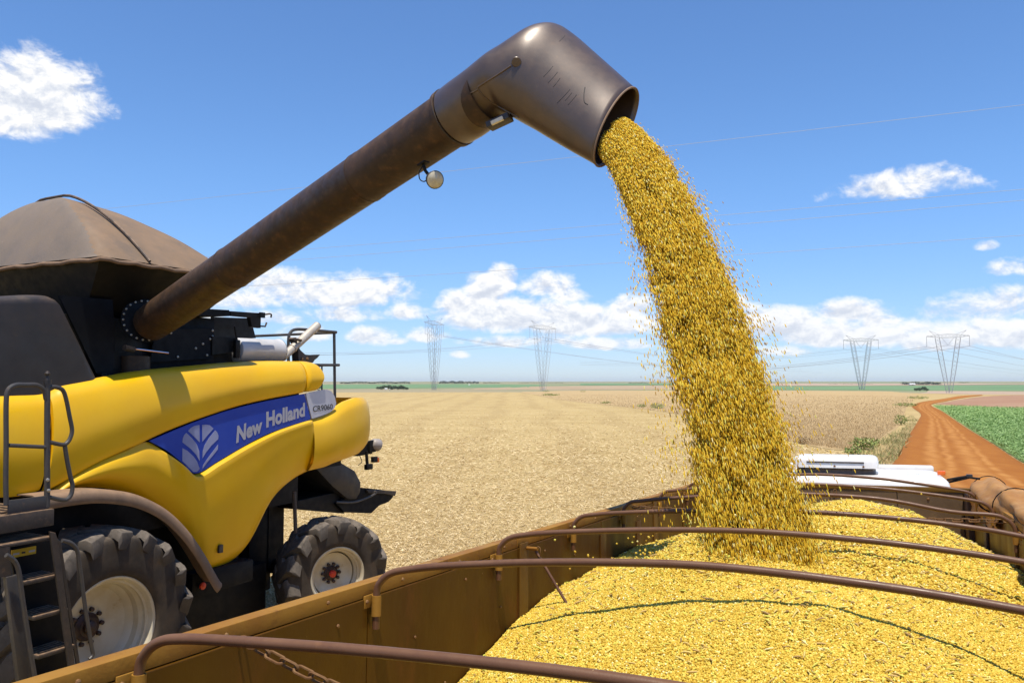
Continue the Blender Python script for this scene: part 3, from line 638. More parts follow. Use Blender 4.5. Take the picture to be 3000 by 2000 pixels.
# ------------------------------------------------------------------ grain trailer (local x across, y forward, z up; wall tops at z = 2.6)
yw, pt, ro = R(24.14), R(2.89), R(1.04)
ta = np.array([math.sin(yw) * math.cos(pt), math.cos(yw) * math.cos(pt), -math.sin(pt)])
tl = np.array([math.cos(yw), -math.sin(yw), math.tan(ro)]); tl -= ta * (ta @ tl); tl /= np.linalg.norm(tl); tk = np.cross(tl, ta)
TO = np.array([-.939, 2.059, 2.68]) - 2.6 * tk; TM = np.stack([tl, ta, tk]); HS = 1.042
TMAT = Matrix([[*np.array([tl[i], ta[i], tk[i], TO[i]])] for i in range(3)] + [[0, 0, 0, 1]])
def TL(p): return TM @ (np.array(p, float) - TO)
def TW(p): return TO + TM.T @ np.array(p, float)
def TQ(u, v, ax, val):                            # image point carried to the plane local axis ax = val
    d = TM @ ray(u, v); c = TL(CAM); return c + d * (val - c[ax]) / d[ax]
tr = empty('grain_trailer', TMAT, label='ochre brown open grain trailer half filled with soybeans under curved pipe bows', cat='trailer')
Y0, Y1, ZT = -1.7, 7.4, 2.6
def bolt(parent, p, ax, r=.011, m='bolt'):
    ax = np.array(ax, float); MB().lathe([(0, r), (r * .55, r * .9), (r * .8, r * .5), (r * .85, 0)], p, ax, 8).build('bolt', M[m], parent)
# left wall
lw = empty('left_wall', parent=tr)
SEAMS = [Y0, -.35, 1.02, 2.36, 3.72, 5.1, 6.3, Y1]
def panels(par, x0, x1, z0, z1, m, seams, name='wall_panel', gap=.004):
    for a, b in zip(seams[:-1], seams[1:]):
        dx = random.uniform(-.0015, .0015); g = []
        MB().box((x0 + dx, a + gap, z0), (x1 + dx, b - gap, z1)).build(name, M[m], par, smooth=False, bevel=.003)
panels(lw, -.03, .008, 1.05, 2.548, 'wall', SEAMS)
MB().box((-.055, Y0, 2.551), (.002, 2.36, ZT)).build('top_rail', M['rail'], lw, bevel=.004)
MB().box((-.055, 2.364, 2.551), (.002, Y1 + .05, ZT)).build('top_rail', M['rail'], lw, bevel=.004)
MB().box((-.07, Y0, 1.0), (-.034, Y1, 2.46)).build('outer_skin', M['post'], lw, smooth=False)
for y in (2.42, 5.12): MB().box((.0085, y - .05, 1.05), (.018, y + .05, 2.57)).build('wall_post', M['post'], lw, bevel=.004)
for y in (3.75, 4.62, 6.2): MB().box((.0085, y - .06, 1.05), (.014, y + .06, 2.46)).build('wall_post', M['wall'], lw, bevel=.003)
for i, y in enumerate(np.arange(-.62, 7.2, .47)):
    bolt(lw, (.002, y, 2.575), (1, 0, 0), .0075)
    if i % 2: bolt(lw, (.008, y + .05, 2.49), (1, 0, 0), .007)
for (y, z) in [(1.35, 2.34), (1.6, 2.1), (.75, 2.25), (2.15, 2.3), (3.2, 2.4)]: bolt(lw, (.008, y, z), (1, 0, 0), .006)
# right wall
rw = empty('right_wall', parent=tr)
panels(rw, 2.45, 2.49, 1.05, 2.548, 'wall', SEAMS)
MB().box((2.452, Y0, 2.551), (2.525, Y1 + .05, ZT)).build('top_rail', M['rail'], rw, bevel=.006)
MB().box((2.495, Y0, 1.0), (2.53, Y1, 2.46)).build('outer_skin', M['post'], rw, smooth=False)
MB().box((2.40, 7.05, 1.05), (2.449, 7.385, 2.57)).build('corner_post', M['darkwall'], rw, bevel=.006)
MB().box((2.43, 5.95, 1.05), (2.449, 6.12, 2.56)).build('wall_post', M['darkwall'], rw, bevel=.004)
MB().box((2.43, 4.4, 1.05), (2.449, 4.5, 2.56)).build('wall_post', M['post'], rw, bevel=.004)
# front wall
fw = empty('front_wall', parent=tr)
for a, b in ((0.009, .6), (.6, 1.22), (1.22, 1.83), (1.83, 2.398)):
    MB().box((a + .003, 7.38, 1.05), (b - .003, 7.41, 2.555)).build('wall_panel', M['frontwall'], fw, bevel=.003, smooth=False)
MB().box((-.03, 7.415, 1.05), (2.47, 7.43, 2.553)).build('backing_board', M['darkwall'], fw, smooth=False)
MB().box((-.06, 7.372, 2.557), (2.5, 7.44, 2.6)).build('top_rail', M['post'], fw, bevel=.006)
for x in (.25, .9, 1.55, 2.1):
    for z in (2.49, 2.2): bolt(fw, (x, 7.38, z), (0, -1, 0), .013)
MB().box((-.03, Y0, .97), (2.49, Y1, 1.045)).build('floor', M['post'], tr, smooth=False)
# undercarriage
MB().box((.7, Y0, .62), (.85, Y1, .96)).build('chassis_beam', M['black'], tr, smooth=False); MB().box((1.6, Y0, .62), (1.75, Y1, .96)).build('chassis_beam', M['black'], tr, smooth=False)
for y in (-.9, .35):
    for x in (.0, 2.46):
        w_ = empty('trailer_wheel', Matrix.Translation((x, y, .48)), tr); s_ = -1 if x < 1 else 1
        MB().lathe([(-.14, .28), (-.15, .4), (-.12, .49), (.12, .49), (.15, .4), (.14, .28)], (0, 0, 0), (1, 0, 0), 32).build('tyre', M['rubber'], w_)
        MB().lathe([(.13 * s_, .29), (.10 * s_, .27), (.02 * s_, .2), (.02 * s_, 0)], (0, 0, 0), (1, 0, 0), 24).build('rim', M['rim'], w_)
# pipe bows
HOOP = [(0, 2.44), (0, 2.565), (.018, 2.607), (.06, 2.638), (.13, 2.652), (.3, 2.675), (.7, 2.712), (1.2, 2.738), (1.7, 2.722), (2.1, 2.685), (2.33, 2.652), (2.40, 2.632), (2.435, 2.60), (2.45, 2.555), (2.45, 2.44)]
for i in range(-1, 7):
    y = i * HS; wob = random.uniform(-.008, .008)
    if i == 3: y += .0
    e = empty('roof_bow', Matrix.Translation((0, y, 0)), tr)
    X0 = .028
    pk = {-1: .62, 0: .46, 1: 1.08, 2: .95, 3: .85, 4: .95, 5: .9, 6: 1.15}[i]            # each bow is bent a little differently
    pts = [(X0 + x * (2.41 - X0) / 2.45, wob * math.sin(x * 1.7), (z if z < 2.652 else 2.652 + (z - 2.652) * pk) + (.004 * math.sin(x * 2.1 + i) if .1 < x < 2.3 else 0) - (.025 if i == 4 and 1.7 < x < 2.2 else 0)) for x, z in HOOP]
    MB().tube(pts, .0128, 14, smooth=5).build('pipe', M['bow'], e)
    for x in (X0, 2.41):
        s_ = 1 if x < 1 else -1
        MB().lathe([(0, .0138), (0, .0175), (.072, .0175), (.072, .0138), (0, .0138)], (x, 0, 2.485), (0, 0, 1), 16).build('socket', M['rail'], e)
        xb = x - s_ * .0185
        MB().box((min(xb, xb - s_ * .006), -.048, 2.515), (max(xb, xb - s_ * .006), .03, 2.56)).build('bracket', M['rail'], e, bevel=.002)
        bolt(e, (xb, -.034, 2.538), (s_, 0, 0), .008); bolt(e, (xb, .022, 2.545), (s_, 0, 0), .008)
# chains
link_me = {}
def chain(A, B, sag, lab=None, pitch=.047):
    A, B = np.array(A), np.array(B); e = empty('chain', Matrix.Translation(A), tr); L = np.linalg.norm(B - A); n = int(L / pitch)
    if 'l' not in link_me:
        pts = [(.030 * math.copysign(1, math.cos(a)) * .55 + .014 * math.cos(a), .0135 * math.sin(a), 0) for a in np.linspace(0, 2 * math.pi, 14, endpoint=False)]
        o = MB().tube(pts, .0042, 6, closed=True).build('link', M['chain'], e); link_me['l'] = o.data; bpy.data.objects.remove(o)
    P = [A + (B - A) * q - np.array([0, 0, sag * 4 * q * (1 - q)]) for q in np.linspace(0, 1, n + 1)]
    for k in range(n):
        m_ = .5 * (P[k] + P[k + 1]) - A; d = Vector(P[k + 1] - P[k])
        o = bpy.data.objects.new('link', link_me['l']); COL.objects.link(o); o.parent = e
        o.rotation_mode = 'QUATERNION'; o.rotation_quaternion = d.to_track_quat('X', 'Z') @ Euler((R(90 * (k % 2) + 25), 0, 0)).to_quaternion(); o.location = m_
chain((.01, .37, 2.555), (2.44, .55, 2.56), .22)
chain((.02, 4.45, 2.575), (2.44, 4.47, 2.59), .015)
chain((1.27, 7.355, 2.55), (1.272, 7.35, 2.30), 0)
# brace bar pinned to the left wall
br = empty('brace_bar', parent=tr)
MB().tube([(.07, 2.44, 2.53), (.262, 2.41, 2.272)], .0075, 10).build('bar', M['bow'], br)
MB().tube([(.015, 2.45, 2.54), (.085, 2.43, 2.542)], .009, 10).build('pin', M['rail'], br)
MB().tube([(.085, 2.43, 2.555), (.10, 2.425, 2.55), (.105, 2.42, 2.53), (.10, 2.425, 2.505), (.088, 2.43, 2.51)], .0018, 6, smooth=4).build('clip', M['chain'], br)
# rolled tarpaulin over the right wall
mb = MB(); g = []; NT_ = 60
for i in range(NT_ + 1):
    q = i / NT_; y = 7.42 - q * 8.2; row = []
    for k in range(21):
        a = math.pi * 2 * k / 20
        rr = .115 + .018 * math.sin(5 * a + y * 3) + .012 * math.sin(y * 9 + 2 * a) + .015 * math.sin(y * 2.3)
        if i == 0: rr *= .3
        if i == 1: rr *= .85
        row.append((2.565 + rr * 1.15 * math.cos(a) + .02 * math.sin(y * 1.7), y, 2.60 + rr * math.sin(a) + .012 * math.sin(y * 5)))
    g.append(row)
ca = mb.grid(g).build('rolled_tarp', M['canvas'], tr, angle=0)
for y in (6.9, 5.3, 3.7):
    MB().tube([(2.565 + .15 * math.cos(a), y + .02 * math.sin(a * 2), 2.60 + .145 * math.sin(a)) for a in np.linspace(0, 2 * math.pi, 20, endpoint=False)], .004, 5, closed=True).build('rope', M['black'], ca)
mb = MB(); g = []
for i in range(13):
    row = []
    for k in range(7):
        y = 7.35 - i * .19 - .03 * math.sin(k * 2); z = 2.55 - k * .018 - .02 * abs(math.sin(i * 1.3)) * k / 6
        row.append((2.43 - .015 * math.sin(k * .8 + i) - .02 * (1 - k / 6), y, z))
    g.append(row)
mb.grid(g).build('tarp_flap', M['canvas'], tr, angle=0)

# ------------------------------------------------------------------ truck in front of the trailer
tk_ = empty('truck', TMAT @ Matrix.Translation((0, 0, 0)), label='white truck cab with roof hatch seen over the trailer front', cat='truck')
def rbox(lo, hi, r, seg=4):                       # box with rounded vertical corners and a softened top
    x0, y0, z0 = lo; x1, y1, z1 = hi; out = []
    def ringat(z, ins):
        pts = []
        for cx, cy, a0 in ((x1 - r, y1 - r, 0), (x0 + r, y1 - r, 90), (x0 + r, y0 + r, 180), (x1 - r, y0 + r, 270)):
            for k in range(seg + 1):
                a = R(a0 + 90 * k / seg); pts.append((cx + (r - ins) * math.cos(a), cy + (r - ins) * math.sin(a), z))
        return pts
    rings = [ringat(z0, 0), ringat(z1 - r * .5, 0), ringat(z1 - r * .25, r * .07), ringat(z1 - r * .08, r * .22), ringat(z1, r * .5), ]
    m = len(rings[0]); v = [p for rg in rings for p in rg]
    f = [(i * m + k, i * m + (k + 1) % m, (i + 1) * m + (k + 1) % m, (i + 1) * m + k) for i in range(len(rings) - 1) for k in range(m)]
    f.append(tuple((len(rings) - 1) * m + k for k in range(m))); f.append(tuple(range(m - 1, -1, -1)))
    return MB().add(v, f)
zr = TQ(2600, 1383, 1, 9.0)[2]; zc = TQ(2500, 1411, 1, 8.0)[2]
q0, q1 = TQ(2215, 1400, 1, 8.2)[0], TQ(2785, 1400, 1, 8.2)[0]
rbox((q0, 8.0, .9), (q1, 9.9, zr), .22).build('cab', M['white'], tk_, angle=50)
h0, h1 = TQ(2322, 1370, 1, 8.35)[0], TQ(2574, 1370, 1, 8.35)[0]; hz0, hz1 = TQ(2400, 1374, 1, 8.3)[2], TQ(2400, 1333, 1, 8.6)[2]
rbox((h0, 8.25, hz0 + .02), (h1, 9.15, hz1), .13).build('roof_air_unit', M['white'], tk_, angle=50)
rbox((h0 + .03, 8.28, zr - .03), (h1 - .03, 9.1, hz0 + .018), .1).build('air_unit_gasket', M['dark'], tk_)
MB().box((h0 + .16, 8.243, hz0 + .075), (h0 + .75, 8.249, hz0 + .09)).build('air_unit_slot', M['ladder'], tk_, smooth=False)
for x in (h0 + .45, h1 - .15): bolt(tk_, (x, 8.25, hz0 + .04), (0, -1, 0), .012, 'chain')
vv0 = TQ(2560, 1375, 1, 9.9); vv1 = TQ(2735, 1362, 1, 9.95)
MB().box((.3, 9.92, vv0[2] - .02), (vv1[0], 10.25, vv0[2] + .055), ).build('sun_visor', M['white'], tk_, bevel=.02)
mq = TQ(2760, 1386, 1, 8.7)
MB().box((mq[0] - .045, 8.7, mq[2] - .02), (mq[0] + .035, 8.78, mq[2] + .025)).build('marker_lamp', M['orange'], tk_, bevel=.008)
m0, m1, m2 = TQ(2775, 1405, 1, 8.6), TQ(2840, 1394, 1, 8.7), TQ(2870, 1402, 1, 8.75)
MB().tube([m0, m0 + np.array([.1, .05, .02]), m1], .013, 8).build('mirror_arm', M['black'], tk_)
MB().tube([m0 + np.array([0, .02, -.03]), m1 + np.array([0, 0, -.015]), m2], .012, 8).build('mirror_arm', M['black'], tk_)
MB().box(tuple(m1 + np.array([-.03, -.03, -.02])), tuple(m1 + np.array([.03, .03, .02]))).build('mirror_joint', M['dark'], tk_, bevel=.008)
for sx in (0, 1): MB().box((q1 + .06 - 0 if sx else q0 - .28, 8.75, zr - 1.0), (q1 + .26 if sx else q0 - .08, 8.84, zr - .45)).build('mirror', M['dark'], tk_, bevel=.02)
MB().box((q0 + .1, 8.04, .55), (q1 - .1, 12.2 - 2.2, .9)).build('chassis', M['black'], tk_, smooth=False)
MB().box((q0 + .12, 9.89, zr - 1.0), (q1 - .12, 9.905, zr - .3)).build('windscreen', M['bluepanel'], tk_, smooth=False)
for x in (q0 + .15, q1 - .15):
    w_ = empty('truck_wheel', Matrix.Translation((x, 9.2, .5)), tk_); s_ = -1 if x < 1 else 1
    MB().lathe([(-.14, .28), (-.15, .4), (-.12, .5), (.12, .5), (.15, .4), (.14, .28)], (0, 0, 0), (1, 0, 0), 32).build('tyre', M['rubber'], w_)
    MB().lathe([(.13 * s_, .29), (.06 * s_, .2), (.06 * s_, 0)], (0, 0, 0), (1, 0, 0), 24).build('rim', M['rim'], w_)

# ------------------------------------------------------------------ soybean load
PW = [0, .4, .8, 1.2, 1.5, 1.9, 2.45]
PT = [.2, 1.2, 1.6, 2.15, 2.5, 2.75, 3.0, 3.3, 3.8, 4.6, 5.5, 7.4]
PH = np.array([[1.75, 1.78, 1.82, 1.85, 1.87, 1.87, 1.80], [1.95, 2.00, 2.05, 2.11, 2.15, 2.17, 2.08], [2.05, 2.12, 2.18, 2.24, 2.28, 2.27, 2.12], [2.15, 2.285, 2.37, 2.41, 2.435, 2.32, 2.09],
               [2.20, 2.36, 2.505, 2.475, 2.43, 2.37, 2.14], [2.23, 2.385, 2.62, 2.52, 2.42, 2.40, 2.19], [2.24, 2.385, 2.57, 2.47, 2.45, 2.45, 2.24], [2.25, 2.37, 2.47, 2.49, 2.56, 2.48, 2.27],
               [2.27, 2.38, 2.48, 2.56, 2.615, 2.53, 2.30], [2.25, 2.38, 2.50, 2.61, 2.655, 2.58, 2.30], [2.20, 2.33, 2.45, 2.55, 2.60, 2.53, 2.22], [2.15, 2.25, 2.33, 2.38, 2.41, 2.36, 2.05]])
GX, GY = np.linspace(0, 2.45, 99), np.linspace(.2, 7.4, 289)
PG = np.array([np.interp(GX, PW, r_) for r_ in PH]); PG = np.array([np.interp(GY, PT, PG[:, k]) for k in range(99)]).T
for _ in range(14):
    q_ = np.pad(PG, 1, mode='edge'); PG = (q_[1:-1, 1:-1] * 2 + q_[:-2, 1:-1] + q_[2:, 1:-1] + q_[1:-1, :-2] + q_[1:-1, 2:]) / 6
def pile_h(x, y):
    u = np.clip(np.asarray(x) / 2.45 * 98, 0, 97.999); v = np.clip((np.asarray(y) - .2) / 7.2 * 288, 0, 287.999); i, j = u.astype(int), v.astype(int); fu, fv = u - i, v - j
    h = (PG[j, i] * (1 - fu) + PG[j, i + 1] * fu) * (1 - fv) + (PG[j + 1, i] * (1 - fu) + PG[j + 1, i + 1] * fu) * fv
    return h + .005 * np.sin(x * 7 + y * 3) + .004 * np.sin(y * 9 - x * 4) + .003 * np.sin(x * 23 + y * 17)
nx, ny = 70, 190; X = np.linspace(.012, 2.445, nx); Yg = np.linspace(.2, 7.37, ny)
XX, YY = np.meshgrid(X, Yg); ZZ = pile_h(XX, YY)
M['beanbase'] = mat('bean_mass', (.50, .32, .035), (.62, .42, .055), 60, rough=.8, bump=1., bscale=120)
vb = np.stack([XX, YY, ZZ], 2).reshape(-1, 3); ib = (np.arange(ny - 1)[:, None] * nx + np.arange(nx - 1)[None]).ravel()
pile = rawmesh('soybean_load', vb, np.stack([ib, ib + 1, ib + nx + 1, ib + nx], 1), M['beanbase'], smooth=True, kind='stuff', label='heap of yellow soybeans filling the trailer', cat='soybeans')
pile.matrix_world = TMAT

def gn_beans(name, pts, size, rnd_rot, vel, m, parent=None, sub=2, **kw):
    me = bpy.data.meshes.new(name); me.vertices.add(len(pts)); me.vertices.foreach_set('co', pts.astype(np.float32).ravel()); me.update()
    a = me.attributes.new('size', 'FLOAT_VECTOR', 'POINT'); a.data.foreach_set('vector', size.astype(np.float32).ravel())
    a = me.attributes.new('vel', 'FLOAT_VECTOR', 'POINT'); a.data.foreach_set('vector', vel.astype(np.float32).ravel())
    me.materials.append(m); o = bpy.data.objects.new(name, me); COL.objects.link(o); tag(o, **kw)
    if parent is not None: o.parent = parent
    ng = bpy.data.node_groups.new(name, 'GeometryNodeTree')
    ng.interface.new_socket('Geometry', in_out='INPUT', socket_type='NodeSocketGeometry'); ng.interface.new_socket('Geometry', in_out='OUTPUT', socket_type='NodeSocketGeometry')
    N = ng.nodes.new; L = ng.links.new
    gi, go = N('NodeGroupInput'), N('NodeGroupOutput')
    ico = N('GeometryNodeMeshIcoSphere'); ico.inputs['Radius'].default_value = 1; ico.inputs['Subdivisions'].default_value = sub
    ss = N('GeometryNodeSetShadeSmooth'); L(ico.outputs[0], ss.inputs[0])
    sm = N('GeometryNodeSetMaterial'); sm.inputs['Material'].default_value = m; L(ss.outputs[0], sm.inputs[0])
    iop = N('GeometryNodeInstanceOnPoints'); L(gi.outputs[0], iop.inputs['Points']); L(sm.outputs[0], iop.inputs['Instance'])
    at = N('GeometryNodeInputNamedAttribute'); at.data_type = 'FLOAT_VECTOR'; at.inputs[0].default_value = 'vel'
    al = N('FunctionNodeAlignEulerToVector'); al.axis = 'Z'; L(at.outputs[0], al.inputs['Vector']); L(al.outputs[0], iop.inputs['Rotation'])
    az = N('GeometryNodeInputNamedAttribute'); az.data_type = 'FLOAT_VECTOR'; az.inputs[0].default_value = 'size'; L(az.outputs[0], iop.inputs['Scale'])
    L(iop.outputs[0], go.inputs[0])
    md = o.modifiers.new('beans', 'NODES'); md.node_group = ng
    return o
BEAN = [(0, (.46, .27, .03)), (.15, (.52, .33, .034)), (.5, (.64, .435, .055)), (.8, (.69, .51, .095)), (.93, (.62, .60, .10)), (1, (.84, .74, .38))]
M['bean'] = inst_mat('soybean', BEAN, .6, .15)
def surf_pts(n, y0, y1, lift):
    x = rng.uniform(.02, 2.44, n); y = rng.uniform(y0, y1, n); return np.stack([x, y, pile_h(x, y) + rng.uniform(-.004, lift, n)], 1)
P_ = np.concatenate([surf_pts(190000, 1.3, 2.9, .006), surf_pts(120000, 2.9, 7.36, .007)])
n = len(P_); sz = rng.uniform(.0036, .0050, n) * np.where(P_[:, 1] > 2.9, 1.4, 1.0)
size = sz[:, None] * rng.uniform(.85, 1.15, (n, 3))
ob = gn_beans('loose_soybeans', P_, size, 1, unit(jit(n, 1)), M['bean'], None, 2, kind='stuff', label='countless single soybeans covering the heap in the trailer', cat='soybeans'); ob.matrix_world = TMAT
# pods and stems mixed in
n = 5500; x = rng.uniform(.02, 2.43, n); y = 1.0 + 6.3 * rng.uniform(0, 1, n) ** 1.2; keep = rng.uniform(0, 1, n) < .35 + .65 * (np.sin(x * 4 + y * 2.2) * np.sin(y * 3.1 - x) > 0); x, y = x[keep], y[keep]; n = len(x)
pp = np.stack([x, y, pile_h(x, y) + rng.uniform(.006, .014, n)], 1); a = rng.uniform(0, 6.28, n)
dd = unit(np.stack([np.cos(a), np.sin(a), rng.normal(0, .25, n)], 1)); Lh = rng.uniform(.012, .05, n)
vs_, fs_ = [], []
for i in range(n):
    w_ = random.uniform(.0018, .0045); P0_ = pp[i] - dd[i] * Lh[i] * .5; bd = np.array([0, 0, random.uniform(0, .006)])
    s1 = np.cross(dd[i], [0, 0, 1.]); s1 /= np.linalg.norm(s1); s2 = np.cross(s1, dd[i])
    b0 = len(vs_)
    for q, ww in ((0, .35), (.3, 1), (.7, 1), (1, .3)):
        c = P0_ + dd[i] * Lh[i] * q + bd * math.sin(q * 3.14)
        vs_ += [c + s1 * w_ * ww, c + s2 * w_ * ww, c - s1 * w_ * ww, c - s2 * w_ * ww]
    for j in range(3):
        for k in range(4): fs_.append((b0 + j * 4 + k, b0 + j * 4 + (k + 1) % 4, b0 + j * 4 + 4 + (k + 1) % 4, b0 + j * 4 + 4 + k))
M['pod'] = inst_mat('pod', [(0, (.30, .18, .07)), (.25, (.52, .34, .11)), (.5, (.66, .48, .14)), (.72, (.54, .52, .07)), (.9, (.70, .62, .14)), (1, (.80, .68, .42))], .7, .3, 'rnd')
ob = rawmesh('pods_and_stems', np.array(vs_), np.array(fs_), M['pod'], np.repeat(rng.uniform(0, 1, n), 16), kind='stuff', smooth=True, label='green and brown pod bits scattered on the soybean heap', cat='pods'); ob.matrix_world = TMAT

# ------------------------------------------------------------------ falling soybeans
n = 520000
EXIT_A = W(1800, 405, 5.52)
tt = rng.uniform(0, .80, n) ** .9
a = rng.uniform(0, 6.28, n); rr = rng.uniform(0, 1, n) ** .5
ax1 = np.array([.112, .12, .045]); ax2 = np.array([-.055, .02, -.14])
p0 = EXIT_A + (rr * np.cos(a))[:, None] * ax1 + (rr * np.sin(a))[:, None] * ax2
heavy = rng.normal(0, 1, (n, 3)); wide = np.where(rng.uniform(0, 1, n) < .05, 2.2, 1.0)[:, None]
v0 = np.array([.99, -2.08, -1.55]) + ((rr * np.cos(a))[:, None] * np.array([.27, .10, .08]) + heavy * np.array([.055, .09, .10])) * wide
acc = np.array([0, 0, -9.81]); acc = acc * .93
pos = p0 + v0 * tt[:, None] + .5 * acc * (tt ** 2)[:, None]
vel = v0 + acc * tt[:, None]
lp = (TM @ (pos - TO).T).T
ok = lp[:, 2] > pile_h(lp[:, 0], lp[:, 1]) - .01
LATT = rng.uniform(0, 1, (40, 40, 40))
def vnoise(p, sc):                                 # smooth random lumps
    q = p * sc; i = np.floor(q).astype(int); fr_ = q - i; fr_ = fr_ * fr_ * (3 - 2 * fr_); out = 0
    for dx in (0, 1):
        for dy in (0, 1):
            for dz in (0, 1):
                out = out + LATT[(i[:, 0] + dx) % 40, (i[:, 1] + dy) % 40, (i[:, 2] + dz) % 40] * np.where(dx, fr_[:, 0], 1 - fr_[:, 0]) * np.where(dy, fr_[:, 1], 1 - fr_[:, 1]) * np.where(dz, fr_[:, 2], 1 - fr_[:, 2])
    return out
stream_q = np.stack([pos[:, 0] - .99 * tt, pos[:, 1] + 2.08 * tt, pos[:, 2] * .55], 1)     # lumps travel with the fall, drawn out downwards
cl_ = .6 * vnoise(stream_q, 13.) + .4 * vnoise(stream_q + 7.7, 29.)
ok &= rng.uniform(0, 1, n) < np.clip((cl_ - .30) * 4.2, .04, 1)
pos, vel, tt = pos[ok], vel[ok], tt[ok]; n = len(pos)
w_ = rng.uniform(.0015, .0028, n); stretch = rng.uniform(2.8, 4.8, n) + tt * 2.5
size = np.stack([w_, w_, w_ * stretch], 1)
M['fallbean'] = inst_mat('falling_soybean', [(0, (.28, .13, .006)), (.2, (.52, .295, .014)), (.55, (.72, .46, .035)), (.82, (.80, .55, .07)), (.93, (.58, .55, .08)), (1, (.88, .77, .38))], .75, .08)
gn_beans('falling_soybeans', pos, size, 0, vel, M['fallbean'], None, 2, kind='stuff', label='golden stream of soybeans pouring from the auger spout into the trailer', cat='soybeans')
# beans bouncing off the heap and stray bits in the air
n = 420; lx = rng.normal(1.0, .5, n); ly = rng.normal(2.9, .3, n); ok = (lx > .06) & (lx < 2.3); lx, ly = lx[ok], ly[ok]; n = len(lx)
lz = pile_h(lx, ly) + rng.exponential(.06, n) + .01
ps = np.array([TW((x, y, z)) for x, y, z in zip(lx, ly, lz)]); w_ = rng.uniform(.004, .0062, n)
gn_beans('bouncing_soybeans', ps, np.stack([w_, w_, w_ * rng.uniform(1, 1.5, n)], 1), 0, unit(jit(n, 1)), M['bean'], None, 2, kind='stuff', label='single soybeans bouncing above the heap where the stream lands', cat='soybeans')

# ------------------------------------------------------------------ combine harvester (local x outwards to the near side, y rearwards, z up)
cy = R(26.6); cr = np.array([math.sin(cy), math.cos(cy), 0]); cn = np.array([math.cos(cy), -math.sin(cy), 0])
C0 = np.array([-3.85, 7.9, 0]) - 1.75 * cn
CMAT = Matrix([[cn[0], cr[0], 0, C0[0]], [cn[1], cr[1], 0, C0[1]], [0, 0, 1, 0], [0, 0, 0, 1]])
def CL(p): q = np.array(p, float) - C0; return np.array([q @ cn, q @ cr, q[2]])
CC = CL(CAM)
def Q(u, v, o):                                   # image point carried to the upright plane at distance o from the centre line
    d = ray(u, v); d = np.array([d @ cn, d @ cr, d[2]]); return CC + d * (o - CC[0]) / d[0]
def QU(u, v, y):
    d = ray(u, v); d = np.array([d @ cn, d @ cr, d[2]]); return CC + d * (y - CC[1]) / d[1]
cb = empty('combine_harvester', CMAT, label='yellow combine harvester with blue side stripe unloading through its raised auger', cat='combine harvester')
OFFX = np.array([1., 0, 0])
def panel(name, T, B, oT, oB, prof, m, parent=cb, nv=22, k=8, thick=.05, endroll=.05, endw=.045, rolls=(1, 1), alt=None, s0=.3):
    fT = [np.array(list(p) + ([] if len(p) > 2 else [oT])) for p in T]; fB = [np.array(list(p) + ([] if len(p) > 2 else [oB])) for p in B]
    T3, B3 = crom(fT, k), crom(fB, k); g = []; n = len(T3)
    pv = [a for a, _ in prof]; po = [b for _, b in prof]
    for i, (a, b) in enumerate(zip(T3, B3)):
        A, Bb = Q(*a), Q(*b); s = i / (n - 1)
        er = 0
        if rolls[0] and s < endw: er = -endroll * (1 - s / endw) ** 2
        if rolls[1] and s > 1 - endw: er = -endroll * (1 - (1 - s) / endw) ** 2
        row = []
        for j in range(nv + 1):
            q = .5 - .5 * math.cos(math.pi * j / nv); q = .5 * q + .5 * j / nv
            pr_ = np.interp(q, pv, po)
            if alt: wa = min(1, max(0, (s0 + .12 - s) / .12)); pr_ = pr_ * (1 - wa) + np.interp(q, [x_ for x_, _ in alt], [y_ for _, y_ in alt]) * wa
            p = A + (Bb - A) * q; p = p + OFFX * (pr_ + er); row.append(p)
        g.append(row)
    return MB().shell(g, (-thick, 0, 0)).build(name, m, parent, angle=50)
def sm(stops, n=25):                              # smooth a profile
    c = crom([np.array(s, float) for s in stops], 6); return [(float(a), float(b)) for a, b in c]
UP = sm([(0, 0), (.03, .055), (.07, .09), (.16, .12), (.35, .135), (.6, .12), (.85, .06), (.95, .028), (1, 0)])
# upper yellow panels
panel('front_side_panel', [(-160, 1166), (-60, 1160), (40, 1156), (100, 1154), (126, 1150)], [(-160, 1462), (-60, 1458), (30, 1455), (85, 1447), (120, 1432)], 1.28, 1.44, UP, M['yellow'], endroll=.02, endw=.03)
TOPU = [(131, 1149), (150, 1140), (172, 1129), (230, 1118), (285, 1108), (380, 1090), (470, 1079), (560, 1071), (650, 1063), (720, 1059), (790, 1057), (868, 1058)]
BOTU = [(131, 1440), (168, 1420), (215, 1394), (262, 1367), (320, 1338), (400, 1303), (490, 1262), (580, 1227), (680, 1194), (760, 1174), (830, 1160), (892, 1149)]
panel('upper_side_panel', TOPU, BOTU, 1.28, 1.46, UP, M['yellow'], nv=26, endroll=.025, endw=.012, rolls=(0, 1))
panel('rear_cap', [(871, 1058), (888, 1058), (902, 1060), (912, 1064), (919, 1072), (923, 1082)], [(896, 1148), (908, 1146), (919, 1144), (928, 1141), (934, 1136), (937, 1128)], 1.28, 1.46, UP, M['yellow'], rolls=(1, 1), k=5, endroll=.03, endw=.12)
